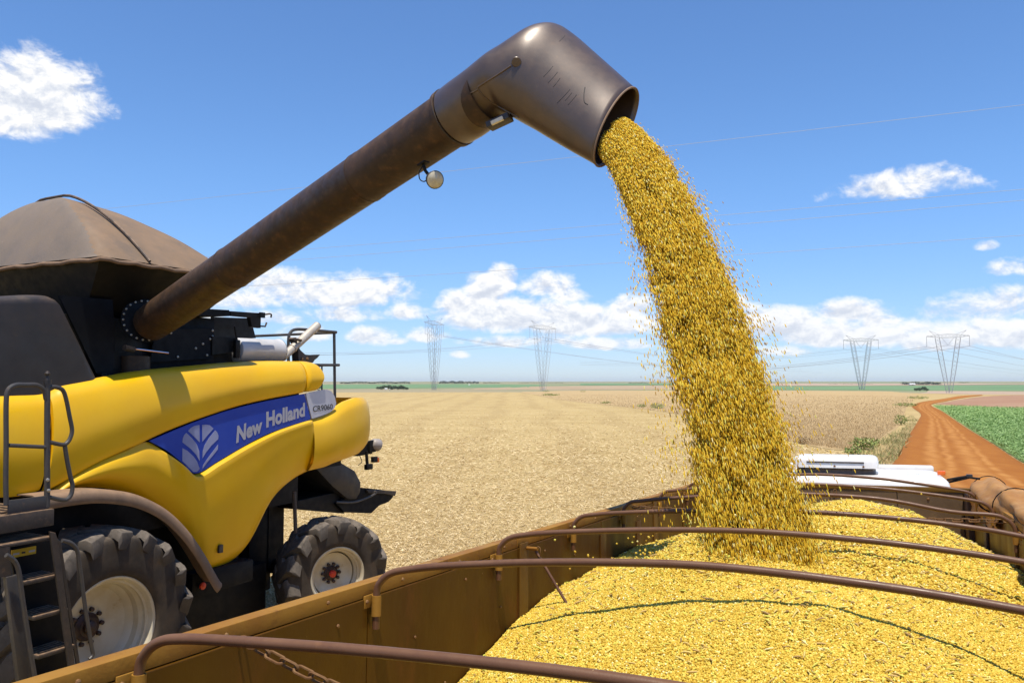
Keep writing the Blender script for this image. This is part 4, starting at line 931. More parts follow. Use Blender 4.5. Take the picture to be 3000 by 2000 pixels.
# blue stripe, a flat recessed band
ST_T = [(440, 1290.5), (480, 1273), (540, 1248), (600, 1225), (680, 1199), (760, 1179), (830, 1165), (892, 1153)]
ST_B = [(440, 1292), (490, 1320), (535, 1356), (574, 1386), (640, 1350), (720, 1303), (800, 1264), (910, 1227)]
SO = 1.475
panel('stripe', ST_T, ST_B, SO, SO, [(0, 0), (1, 0)], M['blue'], nv=8, thick=.02, rolls=(0, 0))
panel('stripe_end', [(895.5, 1152), (915, 1148), (940, 1143), (958, 1141), (972, 1147), (981, 1162)], [(914, 1226), (930, 1221), (950, 1214), (968, 1206), (980, 1195), (985, 1180)], SO, SO, [(0, 0), (1, 0)], M['greyend'], nv=8, thick=.02, rolls=(0, 0))
# emblem: six leaf blades
def crop2(p): return (p[0] / 2.34, 1000 + p[1] / 2.34)
EMB = [[(1290, 612), (1308, 592), (1332, 578), (1368, 571), (1369, 690), (1335, 655)], [(1386, 571), (1412, 568), (1438, 573), (1464, 596), (1425, 640), (1388, 686)],
       [(1251, 690), (1254, 662), (1262, 642), (1277, 625), (1318, 664), (1350, 705), (1366, 750), (1369, 818), (1345, 775), (1308, 735)],
       [(1389, 800), (1390, 752), (1402, 712), (1430, 665), (1476, 608), (1490, 622), (1498, 645), (1496, 668), (1450, 712), (1412, 760)],
       [(1251, 730), (1285, 748), (1325, 785), (1352, 822), (1369, 872), (1350, 893), (1325, 893), (1300, 868), (1268, 835), (1250, 818)],
       [(1389, 872), (1392, 848), (1415, 812), (1450, 765), (1495, 706), (1494, 738), (1465, 775), (1425, 822)]]
em = empty('emblem', parent=cb)
for pl in EMB:
    c2 = [Q(*crop2(p), SO + .003) for p in pl]; n = len(c2); bk = [p - OFFX * .002 for p in c2]
    MB().add(c2 + bk, [tuple(range(n)), tuple(range(2 * n - 1, n - 1, -1))] + [(i, n + i, n + (i + 1) % n, (i + 1) % n) for i in range(n)]).build('leaf_blade', M['emblem'], em, smooth=False)
def lettering(body, quad, m, name, parent, o, offset=.0):
    cu = bpy.data.curves.new(name, 'FONT'); cu.body = body; cu.size = 1; cu.offset = offset; cu.resolution_u = 4; cu.space_character = 1.02
    ob = bpy.data.objects.new(name, cu); COL.objects.link(ob); bpy.context.view_layer.update()
    me = bpy.data.meshes.new_from_object(ob.evaluated_get(bpy.context.evaluated_depsgraph_get())); COL.objects.unlink(ob); bpy.data.objects.remove(ob)
    co = np.array([v.co[:] for v in me.vertices]); x0, x1 = co[:, 0].min(), co[:, 0].max(); y1 = co[:, 1].max(); y0 = 0.
    bl, br_, trr, tl_ = [Q(*p, o) for p in quad]
    for v in me.vertices:
        s, q = (v.co.x - x0) / (x1 - x0), (v.co.y - y0) / (y1 - y0)
        p = (bl * (1 - s) + br_ * s) * (1 - q) + (tl_ * (1 - s) + trr * s) * q; v.co = Vector(p)
    me.update(); me.materials.clear()
    return link(name, me, m, parent, smooth=False)
# words are spaced by perspective: each word gets its own four corners
lettering('New', [(692, 1295), (769, 1262), (768, 1223), (695, 1247)], M['silver'], 'lettering', cb, SO + .0035, .045)
lettering('Holland', [(780, 1250), (893.5, 1216), (893.5, 1178), (780, 1206)], M['silver'], 'lettering', cb, SO + .0035, .045)
lettering('CR9060', [(917, 1206.5), (975, 1197.5), (975, 1182), (917, 1189)], M['print'], 'lettering', cb, SO + .0035, .016)
# lower panel
LT = [(165, 1437), (215, 1399), (300, 1352), (380, 1318), (438, 1295), (490, 1324), (534, 1360), (575, 1390), (640, 1353), (720, 1306), (800, 1267), (860, 1245), (912, 1229)]
LB = [(165, 1440), (215, 1430), (300, 1428), (390, 1446), (460, 1490), (530, 1562), (582, 1640), (622, 1676), (690, 1640), (742, 1583), (800, 1470), (860, 1408), (931, 1368)]
LP = sm([(0, -.02), (.008, .015), (.022, .048), (.045, .056), (.12, .06), (.35, .072), (.62, .062), (.86, .02), (.96, -.02), (1, -.05)])
panel('lower_side_panel', LT, LB, 1.485, 1.36, LP, M['yellow'], nv=26, endroll=.03, endw=.02, alt=sm([(0, -.045), (.06, -.015), (.18, .03), (.38, .066), (.62, .062), (.86, .02), (.96, -.02), (1, -.05)]), s0=.36)
MB().box((1.43, Q(648, 1607, 1.46)[1] - .03, Q(648, 1607, 1.46)[2] - .045), (1.462, Q(648, 1607, 1.46)[1] + .03, Q(648, 1607, 1.46)[2] + .045)).build('panel_latch', M['print'], cb, bevel=.004)
# rear hood wraps round the tail
PL = [(1.485, Q(916, 1230, 1.485)[1]), (1.50, 3.55), (1.49, 3.8), (1.47, 4.15), (1.39, 4.50), (1.20, 4.76), (.85, 4.90), (.3, 4.95), (-.4, 4.95), (-1.0, 4.85), (-1.35, 4.5), (-1.45, 3.9)]
zt_, zb_ = [], []
g = []
path = crom([np.array(p) for p in PL], 5)
for i, (o, u) in enumerate(path):
    s = i / (len(path) - 1)
    top = float(np.interp(i, [0, 3, 8, 13, 17, 22, 30, 60], [2.86, 2.88, 2.96, 3.08, 3.13, 3.13, 3.12, 3.12]))
    bot = float(np.interp(i, [0, 5, 10, 16, 22, 28, 60], [2.18, 2.20, 2.24, 2.29, 2.33, 2.36, 2.38]))
    row = []
    cen = np.array([0, 3.6])
    for j in range(15):
        q = j / 14; bul = .05 * math.sin(math.pi * min(1, q * 1.0)) - (.06 * max(0, (.12 - q) / .12) ** 2) - .09 * max(0, (q - .75) / .25) ** 2
        dvec = np.array([o, u]) - cen; dvec /= np.linalg.norm(dvec); w2 = np.array([o, u]) + dvec * bul
        row.append((w2[0], w2[1], top + (bot - top) * q))
    g.append(row)
mb = MB(); inner = [[(p[0] * .965, 3.6 + (p[1] - 3.6) * .965, p[2]) for p in row] for row in g]
mb.grid(g); mb.grid(inner)
n_, m_ = len(g), 15
for j0 in (0, m_ - 1): mb.add([g[i][j0] for i in range(n_)] + [inner[i][j0] for i in range(n_)], [(i, i + 1, n_ + i + 1, n_ + i) for i in range(n_ - 1)])
mb.build('rear_hood', M['yellow'], cb, angle=60)
MB().box((-1.2, 3.5, 2.6), (1.25, 4.6, 2.98)).build('hood_inside', M['tarp'], cb, smooth=False)
# fender over the front wheel
FD = [(60, 1447), (120, 1440), (180, 1432), (240, 1428), (300, 1432), (360, 1443), (420, 1468), (470, 1503), (520, 1556), (565, 1622), (600, 1684), (612, 1700)]
g = []
pf = crom([Q(*p, 1.50) for p in FD], 5)
for i, p in enumerate(pf):
    a = pf[max(i - 1, 0)]; b = pf[min(i + 1, len(pf) - 1)]; t_ = b - a; t_[0] = 0; t_ /= np.linalg.norm(t_); nn = np.array([0, -t_[2], t_[1]])
    if nn[2] < 0 and i < 3: nn = -nn
    row = []
    for (o, dn) in ((1.42, -.005), (1.52, 0.0), (1.66, .0), (1.71, -.012), (1.735, -.045), (1.74, -.085), (1.735, -.12)):
        row.append((o, p[1] + nn[1] * dn, p[2] + nn[2] * dn))
    g.append(row)
MB().shell(g, (-.012, 0, -.012)).build('fender', M['fender'], cb, angle=60)
MB().box((1.2, Q(560, 1700, 1.4)[1], .95), (1.42, Q(740, 1640, 1.4)[1], 1.22)).build('side_skirt', M['bluepanel'], cb, bevel=.03)
p = Q(592, 1715, 1.45); MB().lathe([(0, .04), (.02, .04), (.03, 0)], p, (1, 0, 0), 16).build('reflector', M['red'], cb)
# dark inner body and running gear
MB().box((-1.15, -1.0, 1.75), (1.18, 3.3, 3.3)).build('inner_body', M['black'], cb, smooth=False)
MB().box((-1.0, .55, .8), (.95, 2.5, 1.75)).build('sieve_housing', M['black'], cb, bevel=.05)
MB().box((-1.1, 3.3, 2.15), (1.15, 4.25, 2.6)).build('straw_hood_inside', M['black'], cb, smooth=False)
MB().box((-1.0, .75, .32), (.9, 3.05, .98)).build('belly_dark_block', M['black'], cb, bevel=.06)  # black box added for the low underbody, keeps the space beneath dark
MB().box((-.9, 3.0, .5), (.62, 3.42, 1.9)).build('shadow_gap_filler', M['black'], cb, bevel=.03)  # added black block, fills the shadow gap between side panel and rear wheel
MB().tube([(-1.2, .02, .97), (1.3, .02, .97)], .16, 14).build('front_axle', M['black'], cb)
MB().tube([(-1.4, 3.5, .80), (1.15, 3.5, .80)], .10, 12).build('rear_axle', M['black'], cb)
for o in (-.55, .55): MB().box((o - .08, 3.35, .8), (o + .08, 3.65, 2.2)).build('axle_strut', M['black'], cb, smooth=False)
p0, p1 = QU(862, 1440, 3.1), QU(866, 1560, 3.1)
MB().tube([p0, p1], .025, 8).build('hanger_rod', M['ladder'], cb)
# wheels
def wheel(name, ctr, Rr, Wd, rim_r, nl, yaw, dish, lugh, cap):
    e = empty(name, Matrix.Translation(ctr) @ Matrix.Rotation(yaw, 4, 'Z'), cb); h = Wd / 2
    cr_ = Rr - lugh
    prof = [(-h * .80, rim_r), (-h * .97, rim_r + .05), (-h, rim_r + (cr_ - rim_r) * .45), (-h * .97, cr_ - .09), (-h * .86, cr_ - .03), (-h * .5, cr_ - .008), (0, cr_), (h * .5, cr_ - .008), (h * .86, cr_ - .03), (h * .97, cr_ - .09), (h, rim_r + (cr_ - rim_r) * .45), (h * .97, rim_r + .05), (h * .80, rim_r)]
    prof = [(float(a), float(b)) for a, b in crom([np.array(q) for q in prof], 3)]
    MB().lathe(prof, (0, 0, 0), (1, 0, 0), 72).build('tyre', M['rubber'], e, angle=0)
    for sd in (-1, 1):
        mb = MB(); st = []
        for q, ax, dr in ((0, -.04 * sd, 0), (.25, h * .22 * sd, .0), (.5, h * .5 * sd, -.004), (.78, h * .82 * sd, -.014), (.93, h * .985 * sd, -.045), (1.0, h * 1.03 * sd, -.12)):
            an = .02 + q * .36 * (.95 / Rr) ** .5 if q < .8 else .02 + (.8 + (q - .8) * .4) * .36 * (.95 / Rr) ** .5
            wl = (.066 + .034 * q) ; st.append((ax, an, Rr + dr, wl))
        v = []
        for ax, an, rt, wl in st:
            for rad, ww in ((rt - lugh - .03, wl * 1.35), (rt, wl)):
                for s_ in (-1, 1):
                    aa = an + s_ * ww / rad; axx = ax * (1 if rad == rt else .97); v.append((axx - s_ * ww * .55 * sd * .8, rad * math.sin(aa), rad * math.cos(aa)))
        f = []
        for i in range(len(st) - 1):
            b, c = i * 4, i * 4 + 4
            f += [(b + 2, b + 3, c + 3, c + 2), (b, b + 2, c + 2, c), (b + 3, b + 1, c + 1, c + 3), (b + 1, b, c, c + 1)]
        f += [(0, 1, 3, 2), (len(v) - 4, len(v) - 2, len(v) - 1, len(v) - 3)]
        mb.add(v, f); o = mb.build('lug', M['rubber2'], e, bevel=.007, angle=40)
        for k in range(nl):
            oo = o if k == 0 else o.copy()
            if k: COL.objects.link(oo)
            oo.parent = e; oo.rotation_euler = (2 * math.pi * (k + (.5 if sd > 0 else 0)) / nl, 0, 0)
    x = h * .80
    rp = [(x - .05, rim_r - .05), (x - .04, rim_r - .012), (x + .005, rim_r + .012), (x + .02, rim_r + .018), (x + .024, rim_r + .006), (x + .01, rim_r - .012), (x - .05, rim_r - .03), (x - .10, rim_r - .038), (x - .13, rim_r - .065), (x - .20, rim_r - .07), (x - dish * .62, rim_r - .085), (x - dish * .78, rim_r - .12), (x - dish, rim_r * .36), (x - dish, .001)]
    MB().lathe(rp, (0, 0, 0), (1, 0, 0), 64).build('rim', M['rim'], e, angle=28)
    xd = x - dish
    MB().lathe([(0, rim_r * .27), (.02, rim_r * .27), (.03, rim_r * .22), (.05, rim_r * .19), (.055, 0)], (xd + .002, 0, 0), (1, 0, 0), 24).build('hub', M['hub'], e)
    MB().lathe([(0, rim_r * .13), (.03, rim_r * .13), (.045, rim_r * .09), (.05, 0)], (xd + .055, 0, 0), (1, 0, 0), 20).build('hub_cap', M[cap], e)
    for k in range(10):
        a = 2 * math.pi * k / 10; MB().lathe([(0, .022), (.03, .022), (.035, .015), (.036, 0)], (xd + .002, rim_r * .33 * math.cos(a), rim_r * .33 * math.sin(a)), (1, 0, 0), 8).build('wheel_nut', M['hub'], e)
    return e
wheel('front_wheel', (1.75 - .30, .07, .97), .98, .62, .50, 18, 0, .34, .05, 'hub')
wheel('front_wheel', (-1.45, .07, .97), .98, .62, .50, 18, math.pi, .34, .05, 'hub')
wheel('rear_wheel', (1.42, 3.72, .745), .765, .50, .37, 14, R(-27), .22, .042, 'red')
wheel('rear_wheel', (-1.42, 3.60, .745), .765, .50, .37, 14, math.pi - R(27), .22, .042, 'red')
# grain tank with canvas roof
ZK = 4.58; U0, U1, OK_ = .06, 2.02, 1.45
fr = [[(-.9, .3, 4.05), (.9, .3, 4.05), (.9, 1.7, 4.05), (-.9, 1.7, 4.05)], [(-OK_, U0, ZK), (OK_, U0, ZK), (OK_, U1, ZK), (-OK_, U1, ZK)]]
v = fr[0] + fr[1]; MB().add(v, [(0, 1, 5, 4), (1, 2, 6, 5), (2, 3, 7, 6), (3, 0, 4, 7), (0, 3, 2, 1), (4, 5, 6, 7)]).build('grain_tank', M['black'], cb, smooth=False)
N_ = 84; rows = [[], []]; um, hu = .5 * (U0 + U1), .5 * (U1 - U0)
SA, QA = -.10, -.42
def dome(s, q):
    p_ = 11.; a_ = abs((s - SA) / ((1 if s > SA else -1) - SA)); b_ = abs((q - QA) / ((1 if q > QA else -1) - QA)); m_ = min((a_ ** p_ + b_ ** p_ + 1e-9) ** (1 / p_), 1.)
    z = ZK + .02 + .86 * (1 - m_ ** 1.7) - .02 * math.sin(3 * s + 5 * q) * (1 - m_) * m_
    return (s * OK_ * 1.02, um + q * hu * 1.02, z + .010 * math.sin(9 * s) * math.sin(8 * q) * (1 - m_))
for part_, name, m in ((0, 'tank_canvas', 'tarp'), (1, 'tank_canvas', 'tarp2')):
    mb = MB(); idx = {}
    vl, fl = [], []
    for i in range(N_ + 1):
        for j in range(N_ + 1): vl.append(dome(-1 + 2 * i / N_, -1 + 2 * j / N_))
    for i in range(N_):
        for j in range(N_):
            s, q = -1 + 2 * (i + .5) / N_, -1 + 2 * (j + .5) / N_
            sa_ = abs((s - SA) / ((1 if s > SA else -1) - SA)); front = q < QA and (QA - q) / (QA + 1) > sa_
            if (front and part_ == 1) or (not front and part_ == 0): fl.append((i * (N_ + 1) + j, (i + 1) * (N_ + 1) + j, (i + 1) * (N_ + 1) + j + 1, i * (N_ + 1) + j + 1))
    used = sorted({k for t_ in fl for k in t_}); mp = {k: i for i, k in enumerate(used)}
    mb.add([vl[k] for k in used], [tuple(mp[k] for k in t_) for t_ in fl]).build(name, M[m], cb, angle=0)
hem = [dome(s, q) for s, q in [(-1 + .1 * i, -1) for i in range(20)] + [(1, -1 + .1 * i) for i in range(20)] + [(1 - .1 * i, 1) for i in range(20)] + [(-1, 1 - .1 * i) for i in range(20)]]
MB().tube([(a * 1.005, um + (b - um) * 1.005, c - .03 + .008 * math.sin(i * 1.9)) for i, (a, b, c) in enumerate(hem)], .022, 8, closed=True).build('tank_rim', M['fender'], cb)
MB().tube([np.array(dome(s, QA)) + np.array([0, 0, .022 + .02 * (1 - s * s)]) for s in np.linspace(-1, 1, 30)], .016, 8).build('canvas_bow', M['ladder'], cb)
for u_ in (1.25, 1.42, 1.6): MB().tube([(OK_ * 1.03, u_, ZK), (OK_ * 1.03, u_ + .01, ZK - .06), (OK_ * 1.0, u_ + .03, ZK - .14), (OK_ * .98, u_ + .02, ZK - .07)], .005, 5, smooth=3).build('canvas_strap', M['ladder'], cb)
# dark covers between cab and tank, engine deck
panel('tank_side_cover', [(-150, 876), (-60, 870), (20, 866), (80, 863), (135, 864), (163, 872), (176, 892)], [(-150, 1172), (-60, 1164), (40, 1158), (110, 1156), (180, 1132), (240, 1120), (292, 1108)], 1.26, 1.30, sm([(0, -.08), (.03, -.02), (.08, 0), (.5, .02), (1, 0)]), M['dark'], thick=.7, endroll=.06, endw=.08)
q0, q1 = Q(175, 868, 1.0), Q(345, 880, 1.0)
MB().box((-1.0, -.3, 3.2), (1.02, .93, 4.04)).build('tank_base', M['black'], cb, bevel=.02)
pa = [Q(*p, 1.12) for p in [(172, 865), (330, 878), (338, 1000), (330, 1098), (290, 1108)]]
MB().add(pa + [p_ - OFFX * .02 for p_ in pa], [tuple(range(5)), (9, 8, 7, 6, 5)] + [(i, 5 + i, 5 + (i + 1) % 5, (i + 1) % 5) for i in range(5)]).build('tank_lower_panel', M['bluepanel'], cb, smooth=False)
MB().box((-1.0, .9, 3.2), (1.0, Q(628, 1000, 1.0)[1], 4.13)).build('engine_housing', M['bluepanel'], cb, bevel=.015)
pd = [Q(*p, 1.15) for p in [(560, 903), (672, 908), (672, 927), (560, 925)]]
def slab(name, px, o, th, m, bev=.004):
    a = [Q(*p, o) for p in px]; b = [p_ - OFFX * th for p_ in a]; n = len(a)
    return MB().add(a + b, [tuple(range(n)), tuple(range(2 * n - 1, n - 1, -1))] + [(i, n + i, n + (i + 1) % n, (i + 1) % n) for i in range(n)]).build(name, M[m], cb, smooth=False, bevel=bev)
slab('engine_cover', [(560, 902), (672, 908), (674, 926), (560, 925)], 1.16, .9, 'bluepanel')
slab('engine_cover_rail', [(676, 911), (765, 917), (764, 961), (738, 958), (733, 930), (676, 925)], 1.16, .06, 'black')
slab('engine_cover_end', [(620, 928), (735, 932), (750, 990), (620, 1000)], .75, .02, 'black')
hk = empty('cover_latch', parent=cb)
MB().tube([Q(762, 925, 1.14), Q(770, 922, 1.14), Q(790, 919, 1.14), Q(795, 921, 1.14), Q(794, 930, 1.14)], .012, 6).build('catch', M['ladder'], hk)
MB().box(tuple(Q(758, 930, 1.15)), tuple(Q(772, 916, 1.15) + np.array([.03, 0, 0]))).build('catch_plate', M['black'], hk, smooth=False)
MB().tube([Q(762, 955, 1.14), Q(777, 956, 1.14), Q(781, 945, 1.14)], .012, 6).build('catch', M['ladder'], hk)
slab('muffler_guard', [(622, 984), (696, 990), (696, 1030), (622, 1040)], 1.08, .12, 'black')
slab('muffler_gap_filler', [(612, 1034), (705, 1032), (708, 1064), (612, 1072)], .92, .5, 'black')  # added black filler, closes the bright gap below the muffler guard
slab('guard_plate', [(455, 965), (622, 960), (622, 1050), (440, 1062)], 1.06, .03, 'bluepanel')
for p_ in [(622, 968), (622, 985), (615, 993), (594, 1007), (573, 1020), (500, 975), (520, 1045), (606, 1040)]: bolt(cb, Q(*p_, 1.06), (1, 0, 0), .016, 'boltbright')
MB().tube([Q(372, 1020, 1.2), Q(395, 1022, 1.2), Q(492, 1034, 1.2)], [.03, .014, .014], 10).build('swing_cylinder', M['chrome'], cb)
MB().tube([Q(364, 1018, 1.2), Q(392, 1024, 1.2)], .032, 10).build('cylinder_clevis', M['ladder'], cb)
slab('hinge_block', [(297, 1093), (314, 1092), (316, 1108), (297, 1110)], 1.2, .08, 'black', .01)
# muffler and exhaust
a, b = Q(688, 1025, .95), Q(816, 1028, .95); L_ = np.linalg.norm(b - a)
MB().lathe([(-.02, .0), (-.02, .12), (0, .15), (.02, .155), (L_ - .04, .155), (L_ - .02, .165), (L_, .16), (L_ + .015, .12), (L_ + .02, 0)], a, b - a, 32).build('muffler', M['muffler'], cb, angle=40)
MB().tube([a + (b - a) * .98 + np.array([0, 0, .158 * math.cos(t_)]) + np.array([.158 * math.sin(t_), 0, 0]) for t_ in np.linspace(0, 2 * math.pi, 24, endpoint=False)], .008, 6, closed=True).build('muffler_band', M['black'], cb)
MB().box(tuple(Q(682, 1048, 1.1)), tuple(Q(696, 996, 1.1) + np.array([.05, 0, 0]))).build('muffler_bracket', M['black'], cb, bevel=.01)
MB().tube([Q(695, 1000, 1.1), Q(687, 955, 1.1)], .012, 6).build('bracket_rod', M['black'], cb)
ex = MB().tube([Q(812, 1052, .95), Q(825, 1047, .95), Q(842, 1034, .95), Q(862, 1016, .95), Q(900, 981, .95), Q(930, 953, .95)], [.052, .055, .055, .058, .060, .060], 18, smooth=4, caps=False).build('exhaust_pipe', M['exhaust'], cb, angle=60)
MB().tube([Q(928, 955, .95), Q(931, 952, .95)], .056, 18).build('exhaust_mouth', M['darkgap'], ex)
for p_ in ((826, 1045), (856, 1021)):
    c = Q(*p_, .95); d = Q(862, 1016, .95) - Q(842, 1034, .95); d /= np.linalg.norm(d)
    MB().lathe([(0, .055), (0, .066), (.02, .066), (.02, .055)], c, d, 18).build('exhaust_clamp', M['exhaust'], ex)
MB().tube([Q(818, 1005, .9), Q(828, 1006, .9), Q(836, 1012, .9), Q(836, 1030, .9)], .014, 8, smooth=3).build('muffler_handle', M['tubegrey'], cb)
# auger rest cradle on the tail
crd = [Q(*p_, 1.0) for p_ in [(868, 988), (872, 1008), (880, 1025), (894, 1038), (912, 1040), (938, 1038), (930, 1048), (922, 1054), (917, 1062), (876, 1064), (874, 1035), (873, 1010), (866, 992)]]
MB().add(crd + [p_ - OFFX * .12 for p_ in crd], [tuple(range(13)), tuple(range(25, 12, -1))] + [(i, 13 + i, 13 + (i + 1) % 13, (i + 1) % 13) for i in range(13)]).build('auger_cradle', M['ladder'], cb, smooth=False)
for p_ in ((885, 1051), (900, 1051)): bolt(cb, Q(*p_, 1.0), (1, 0, 0), .022, 'bolt')
MB().tube([Q(864, 993, 1.02), Q(882, 997, 1.02)], .02, 8).build('cradle_pin', M['ladder'], cb)
# tail handrails
hr = empty('tail_handrail', parent=cb)
MB().tube([Q(845, 1060, .85), Q(845, 1000, .85), Q(850, 975, .85), Q(866, 965, .85), Q(905, 966, .85), Q(985, 973, .85)], .022, 10, smooth=4).build('rail', M['tubegrey'], hr)
MB().tube([Q(748, 984, .1), Q(985, 974, .85)], .02, 10).build('rail', M['tubegrey'], hr)
MB().tube([Q(979, 972, .85), Q(981, 1165, .85)], .022, 10).build('rail', M['tubegrey'], hr)
MB().tube([Q(918, 1069, .85), Q(993, 1069, .85)], .022, 10).build('rail', M['tubegrey'], hr)
MB().tube([Q(943, 1069, .8), Q(943, 1145, .8)], .012, 8).build('rail', M['tubegrey'], hr)
MB().tube([Q(928 + 6 * math.cos(t_) + 6, 1072 + t_ * 1.65, .78 + .03 * math.sin(t_)) for t_ in np.linspace(0, 43, 150)], .006, 5).build('coiled_cable', M['tubegrey'], hr)
# tail lights
slab('tail_bracket', [(1030, 1322), (1072, 1296), (1092, 1292), (1092, 1328), (1050, 1336)], .98, .10, 'black', .01)
lt = empty('tail_light', parent=cb)
rb_ = Q(1102, 1302, 1.0)
MB().lathe([(-.10, .0), (-.10, .06), (-.06, .085), (.02, .10), (.05, .095), (.06, 0)], rb_, (.25, .9, -.25), 18).build('lamp_shell', M['lampgrey'], lt, angle=60)
MB().box(tuple(Q(1078, 1325, .98)), tuple(Q(1096, 1288, .98) + np.array([.04, 0, 0]))).build('lamp_mount', M['black'], lt, bevel=.01)
MB().box(tuple(Q(1086, 1354, 1.0)), tuple(Q(1098, 1336, 1.0) + np.array([.06, 0, 0]))).build('indicator_shell', M['black'], lt, bevel=.008)
MB().box(tuple(Q(1097, 1354, 1.005)), tuple(Q(1104, 1338, 1.005) + np.array([.05, 0, 0]))).build('indicator_lens', M['orange'], lt, bevel=.008)
MB().tube([Q(1073, 1320, .98), Q(1076, 1362, .98)], .025, 8).build('lamp_arm', M['black'], lt)
MB().box(tuple(Q(1066, 1376, .98)), tuple(Q(1084, 1357, .98) + np.array([.06, 0, 0]))).build('number_lamp', M['black'], lt, bevel=.012)
MB().tube([Q(1052, 1330, .98), Q(1060, 1350, .98), Q(1055, 1358, .98), Q(1050, 1362, .98)], .006, 5, smooth=4).build('lamp_cable', M['black'], lt)
# straw chopper and spreader tail
g = []
for k, (u_, v_) in enumerate([(925, 1372), (985, 1345), (1040, 1378), (1058, 1412), (1057, 1440), (1045, 1462), (1020, 1462), (975, 1425)]): g.append(Q(u_, v_, 1.0))
n = len(g); MB().add(g + [p_ - OFFX * 1.9 for p_ in g], [tuple(range(n)), tuple(range(2 * n - 1, n - 1, -1))] + [(i, n + i, n + (i + 1) % n, (i + 1) % n) for i in range(n)]).build('straw_chopper', M['dark'], cb, bevel=.03)
g = [Q(*p_, .95) for p_ in [(985, 1475), (1060, 1428), (1105, 1432), (1158, 1440), (1150, 1458), (1138, 1470), (1112, 1480), (1088, 1503), (1010, 1500)]]
n = len(g); MB().add(g + [p_ - OFFX * 1.9 for p_ in g], [tuple(range(n)), tuple(range(2 * n - 1, n - 1, -1))] + [(i, n + i, n + (i + 1) % n, (i + 1) % n) for i in range(n)]).build('spreader_tail', M['bluepanel'], cb, smooth=False, bevel=.01)
slab('spreader_lip', [(1075, 1434), (1120, 1435), (1162, 1438), (1158, 1452), (1130, 1446), (1080, 1444)], .99, .03, 'ladder', .006)
MB().tube([Q(985, 1470, 1.04), Q(1030, 1471, 1.04), Q(1065, 1462, 1.04), Q(1100, 1445, 1.04), Q(1098, 1438, 1.04)], .016, 8, smooth=4).build('guard_hoop', M['tubegrey'], cb)
slab('chopper_floor', [(855, 1470), (990, 1440), (1010, 1504), (858, 1490)], .9, 1.6, 'black', .01)

# ladder and platform at the front
ld = empty('ladder', parent=cb); OLD = 2.2
def lbox(px0, px1, o0, o1, name, m, bev=.01): MB().box(tuple(np.minimum(Q(*px0, o1), Q(*px1, o1)) * np.array([0, 1, 1]) + np.array([o0, 0, 0])), tuple(np.maximum(Q(*px0, o1), Q(*px1, o1)) * np.array([0, 1, 1]) + np.array([o1, 0, 0]))).build(name, M[m], ld, bevel=bev)
pfz = Q(150, 1490, 2.25)[2]; ya, yb = -2.0, Q(160, 1500, 2.25)[1]
MB().box((1.5, ya, pfz - .14), (2.25, yb, pfz)).build('platform', M['ladder'], ld, bevel=.012)
for k in range(9):
    y = yb - .10 - k * .085; MB().box((1.62, y - .022, pfz + .001), (2.15, y + .022, pfz + .016)).build('tread_bar', M['ladder'], ld, bevel=.004)
MB().box((2.2, Q(22, 1460, 2.2)[1], pfz), (2.215, Q(140, 1465, 2.2)[1], pfz + .11)).build('kick_plate', M['tubegrey'], ld, bevel=.004)
hl = empty('handrail', parent=cb)
def T_(pts, r=.019, o=OLD, smooth=4): return [Q(*p_, o) for p_ in pts]
MB().tube(T_([(18, 1478), (17, 1400), (18, 1300), (18, 1180), (24, 1142), (45, 1128), (75, 1127), (108, 1128), (128, 1142), (135, 1170)]), .019, 10, smooth=5).build('rail', M['tubegrey'], hl)
MB().tube(T_([(139, 1120), (138, 1250), (138, 1400), (138, 1485)]), .023, 10).build('post', M['tubegrey'], hl)
MB().tube(T_([(26, 1304), (134, 1309)]), .017, 10).build('rail', M['tubegrey'], hl)
MB().tube(T_([(139, 1133), (165, 1134), (184, 1143), (194, 1170), (204, 1220), (211, 1258), (206, 1282), (196, 1297), (182, 1302), (142, 1294)]), .018, 10, smooth=5).build('rail', M['tubegrey'], hl)
MB().tube(T_([(190, 1306), (196, 1345), (206, 1395), (212, 1420), (209, 1446), (196, 1462), (178, 1463), (142, 1455)]), .018, 10, smooth=5).build('rail', M['tubegrey'], hl)
c = Q(139, 1094, OLD); MB().lathe([(-.022, 0), (-.018, .014), (0, .022), (.018, .014), (.022, 0)], c, (0, 0, 1), 14).build('knob', M['dark'], hl)
MB().tube([Q(139, 1098, OLD), Q(139, 1120, OLD)], [.009, .02], 10).build('knob_stem', M['dark'], hl)
MB().tube([Q(139, 1112, OLD), Q(139, 1124, OLD)], .03, 12).build('collar', M['dark'], hl)
for p_ in ((139, 1405), (142, 1436)): bolt(hl, Q(*p_, OLD + .02), (1, 0, 0), .016, 'boltbright')
# steps: outer edge line and stringers
def stp(p0, p1, dep=.24, th=.035):
    a, b = Q(*p0, 2.30), Q(*p1, 2.30); z = .5 * (a[2] + b[2]); y0, y1 = a[1], b[1]
    e = empty('step', parent=ld) if False else ld
    MB().box((2.30 - dep, y0, z - th), (2.30, y1, z)).build('step', M['ladder'], e, bevel=.01)
    for k in range(4):
        x = 2.30 - dep + .05 + k * .05; MB().box((x - .012, y0 + .04, z + .001), (x + .012, y1 - .04, z + .012)).build('tread_bar', M['ladder'], e, bevel=.003)
stp((-20, 1584), (158, 1584), .34, .03); stp((72, 1690), (182, 1690)); stp((100, 1792), (200, 1792)); stp((112, 1902), (220, 1902)); stp((130, 2010), (236, 2010))
def lslab(name, px, o, th, m, bev=.004):
    a = [Q(*p, o) for p in px]; b = [p_ - OFFX * th for p_ in a]; n = len(a)
    MB().add(a + b, [tuple(range(n)), tuple(range(2 * n - 1, n - 1, -1))] + [(i, n + i, n + (i + 1) % n, (i + 1) % n) for i in range(n)]).build(name, M[m], ld, smooth=False, bevel=bev)
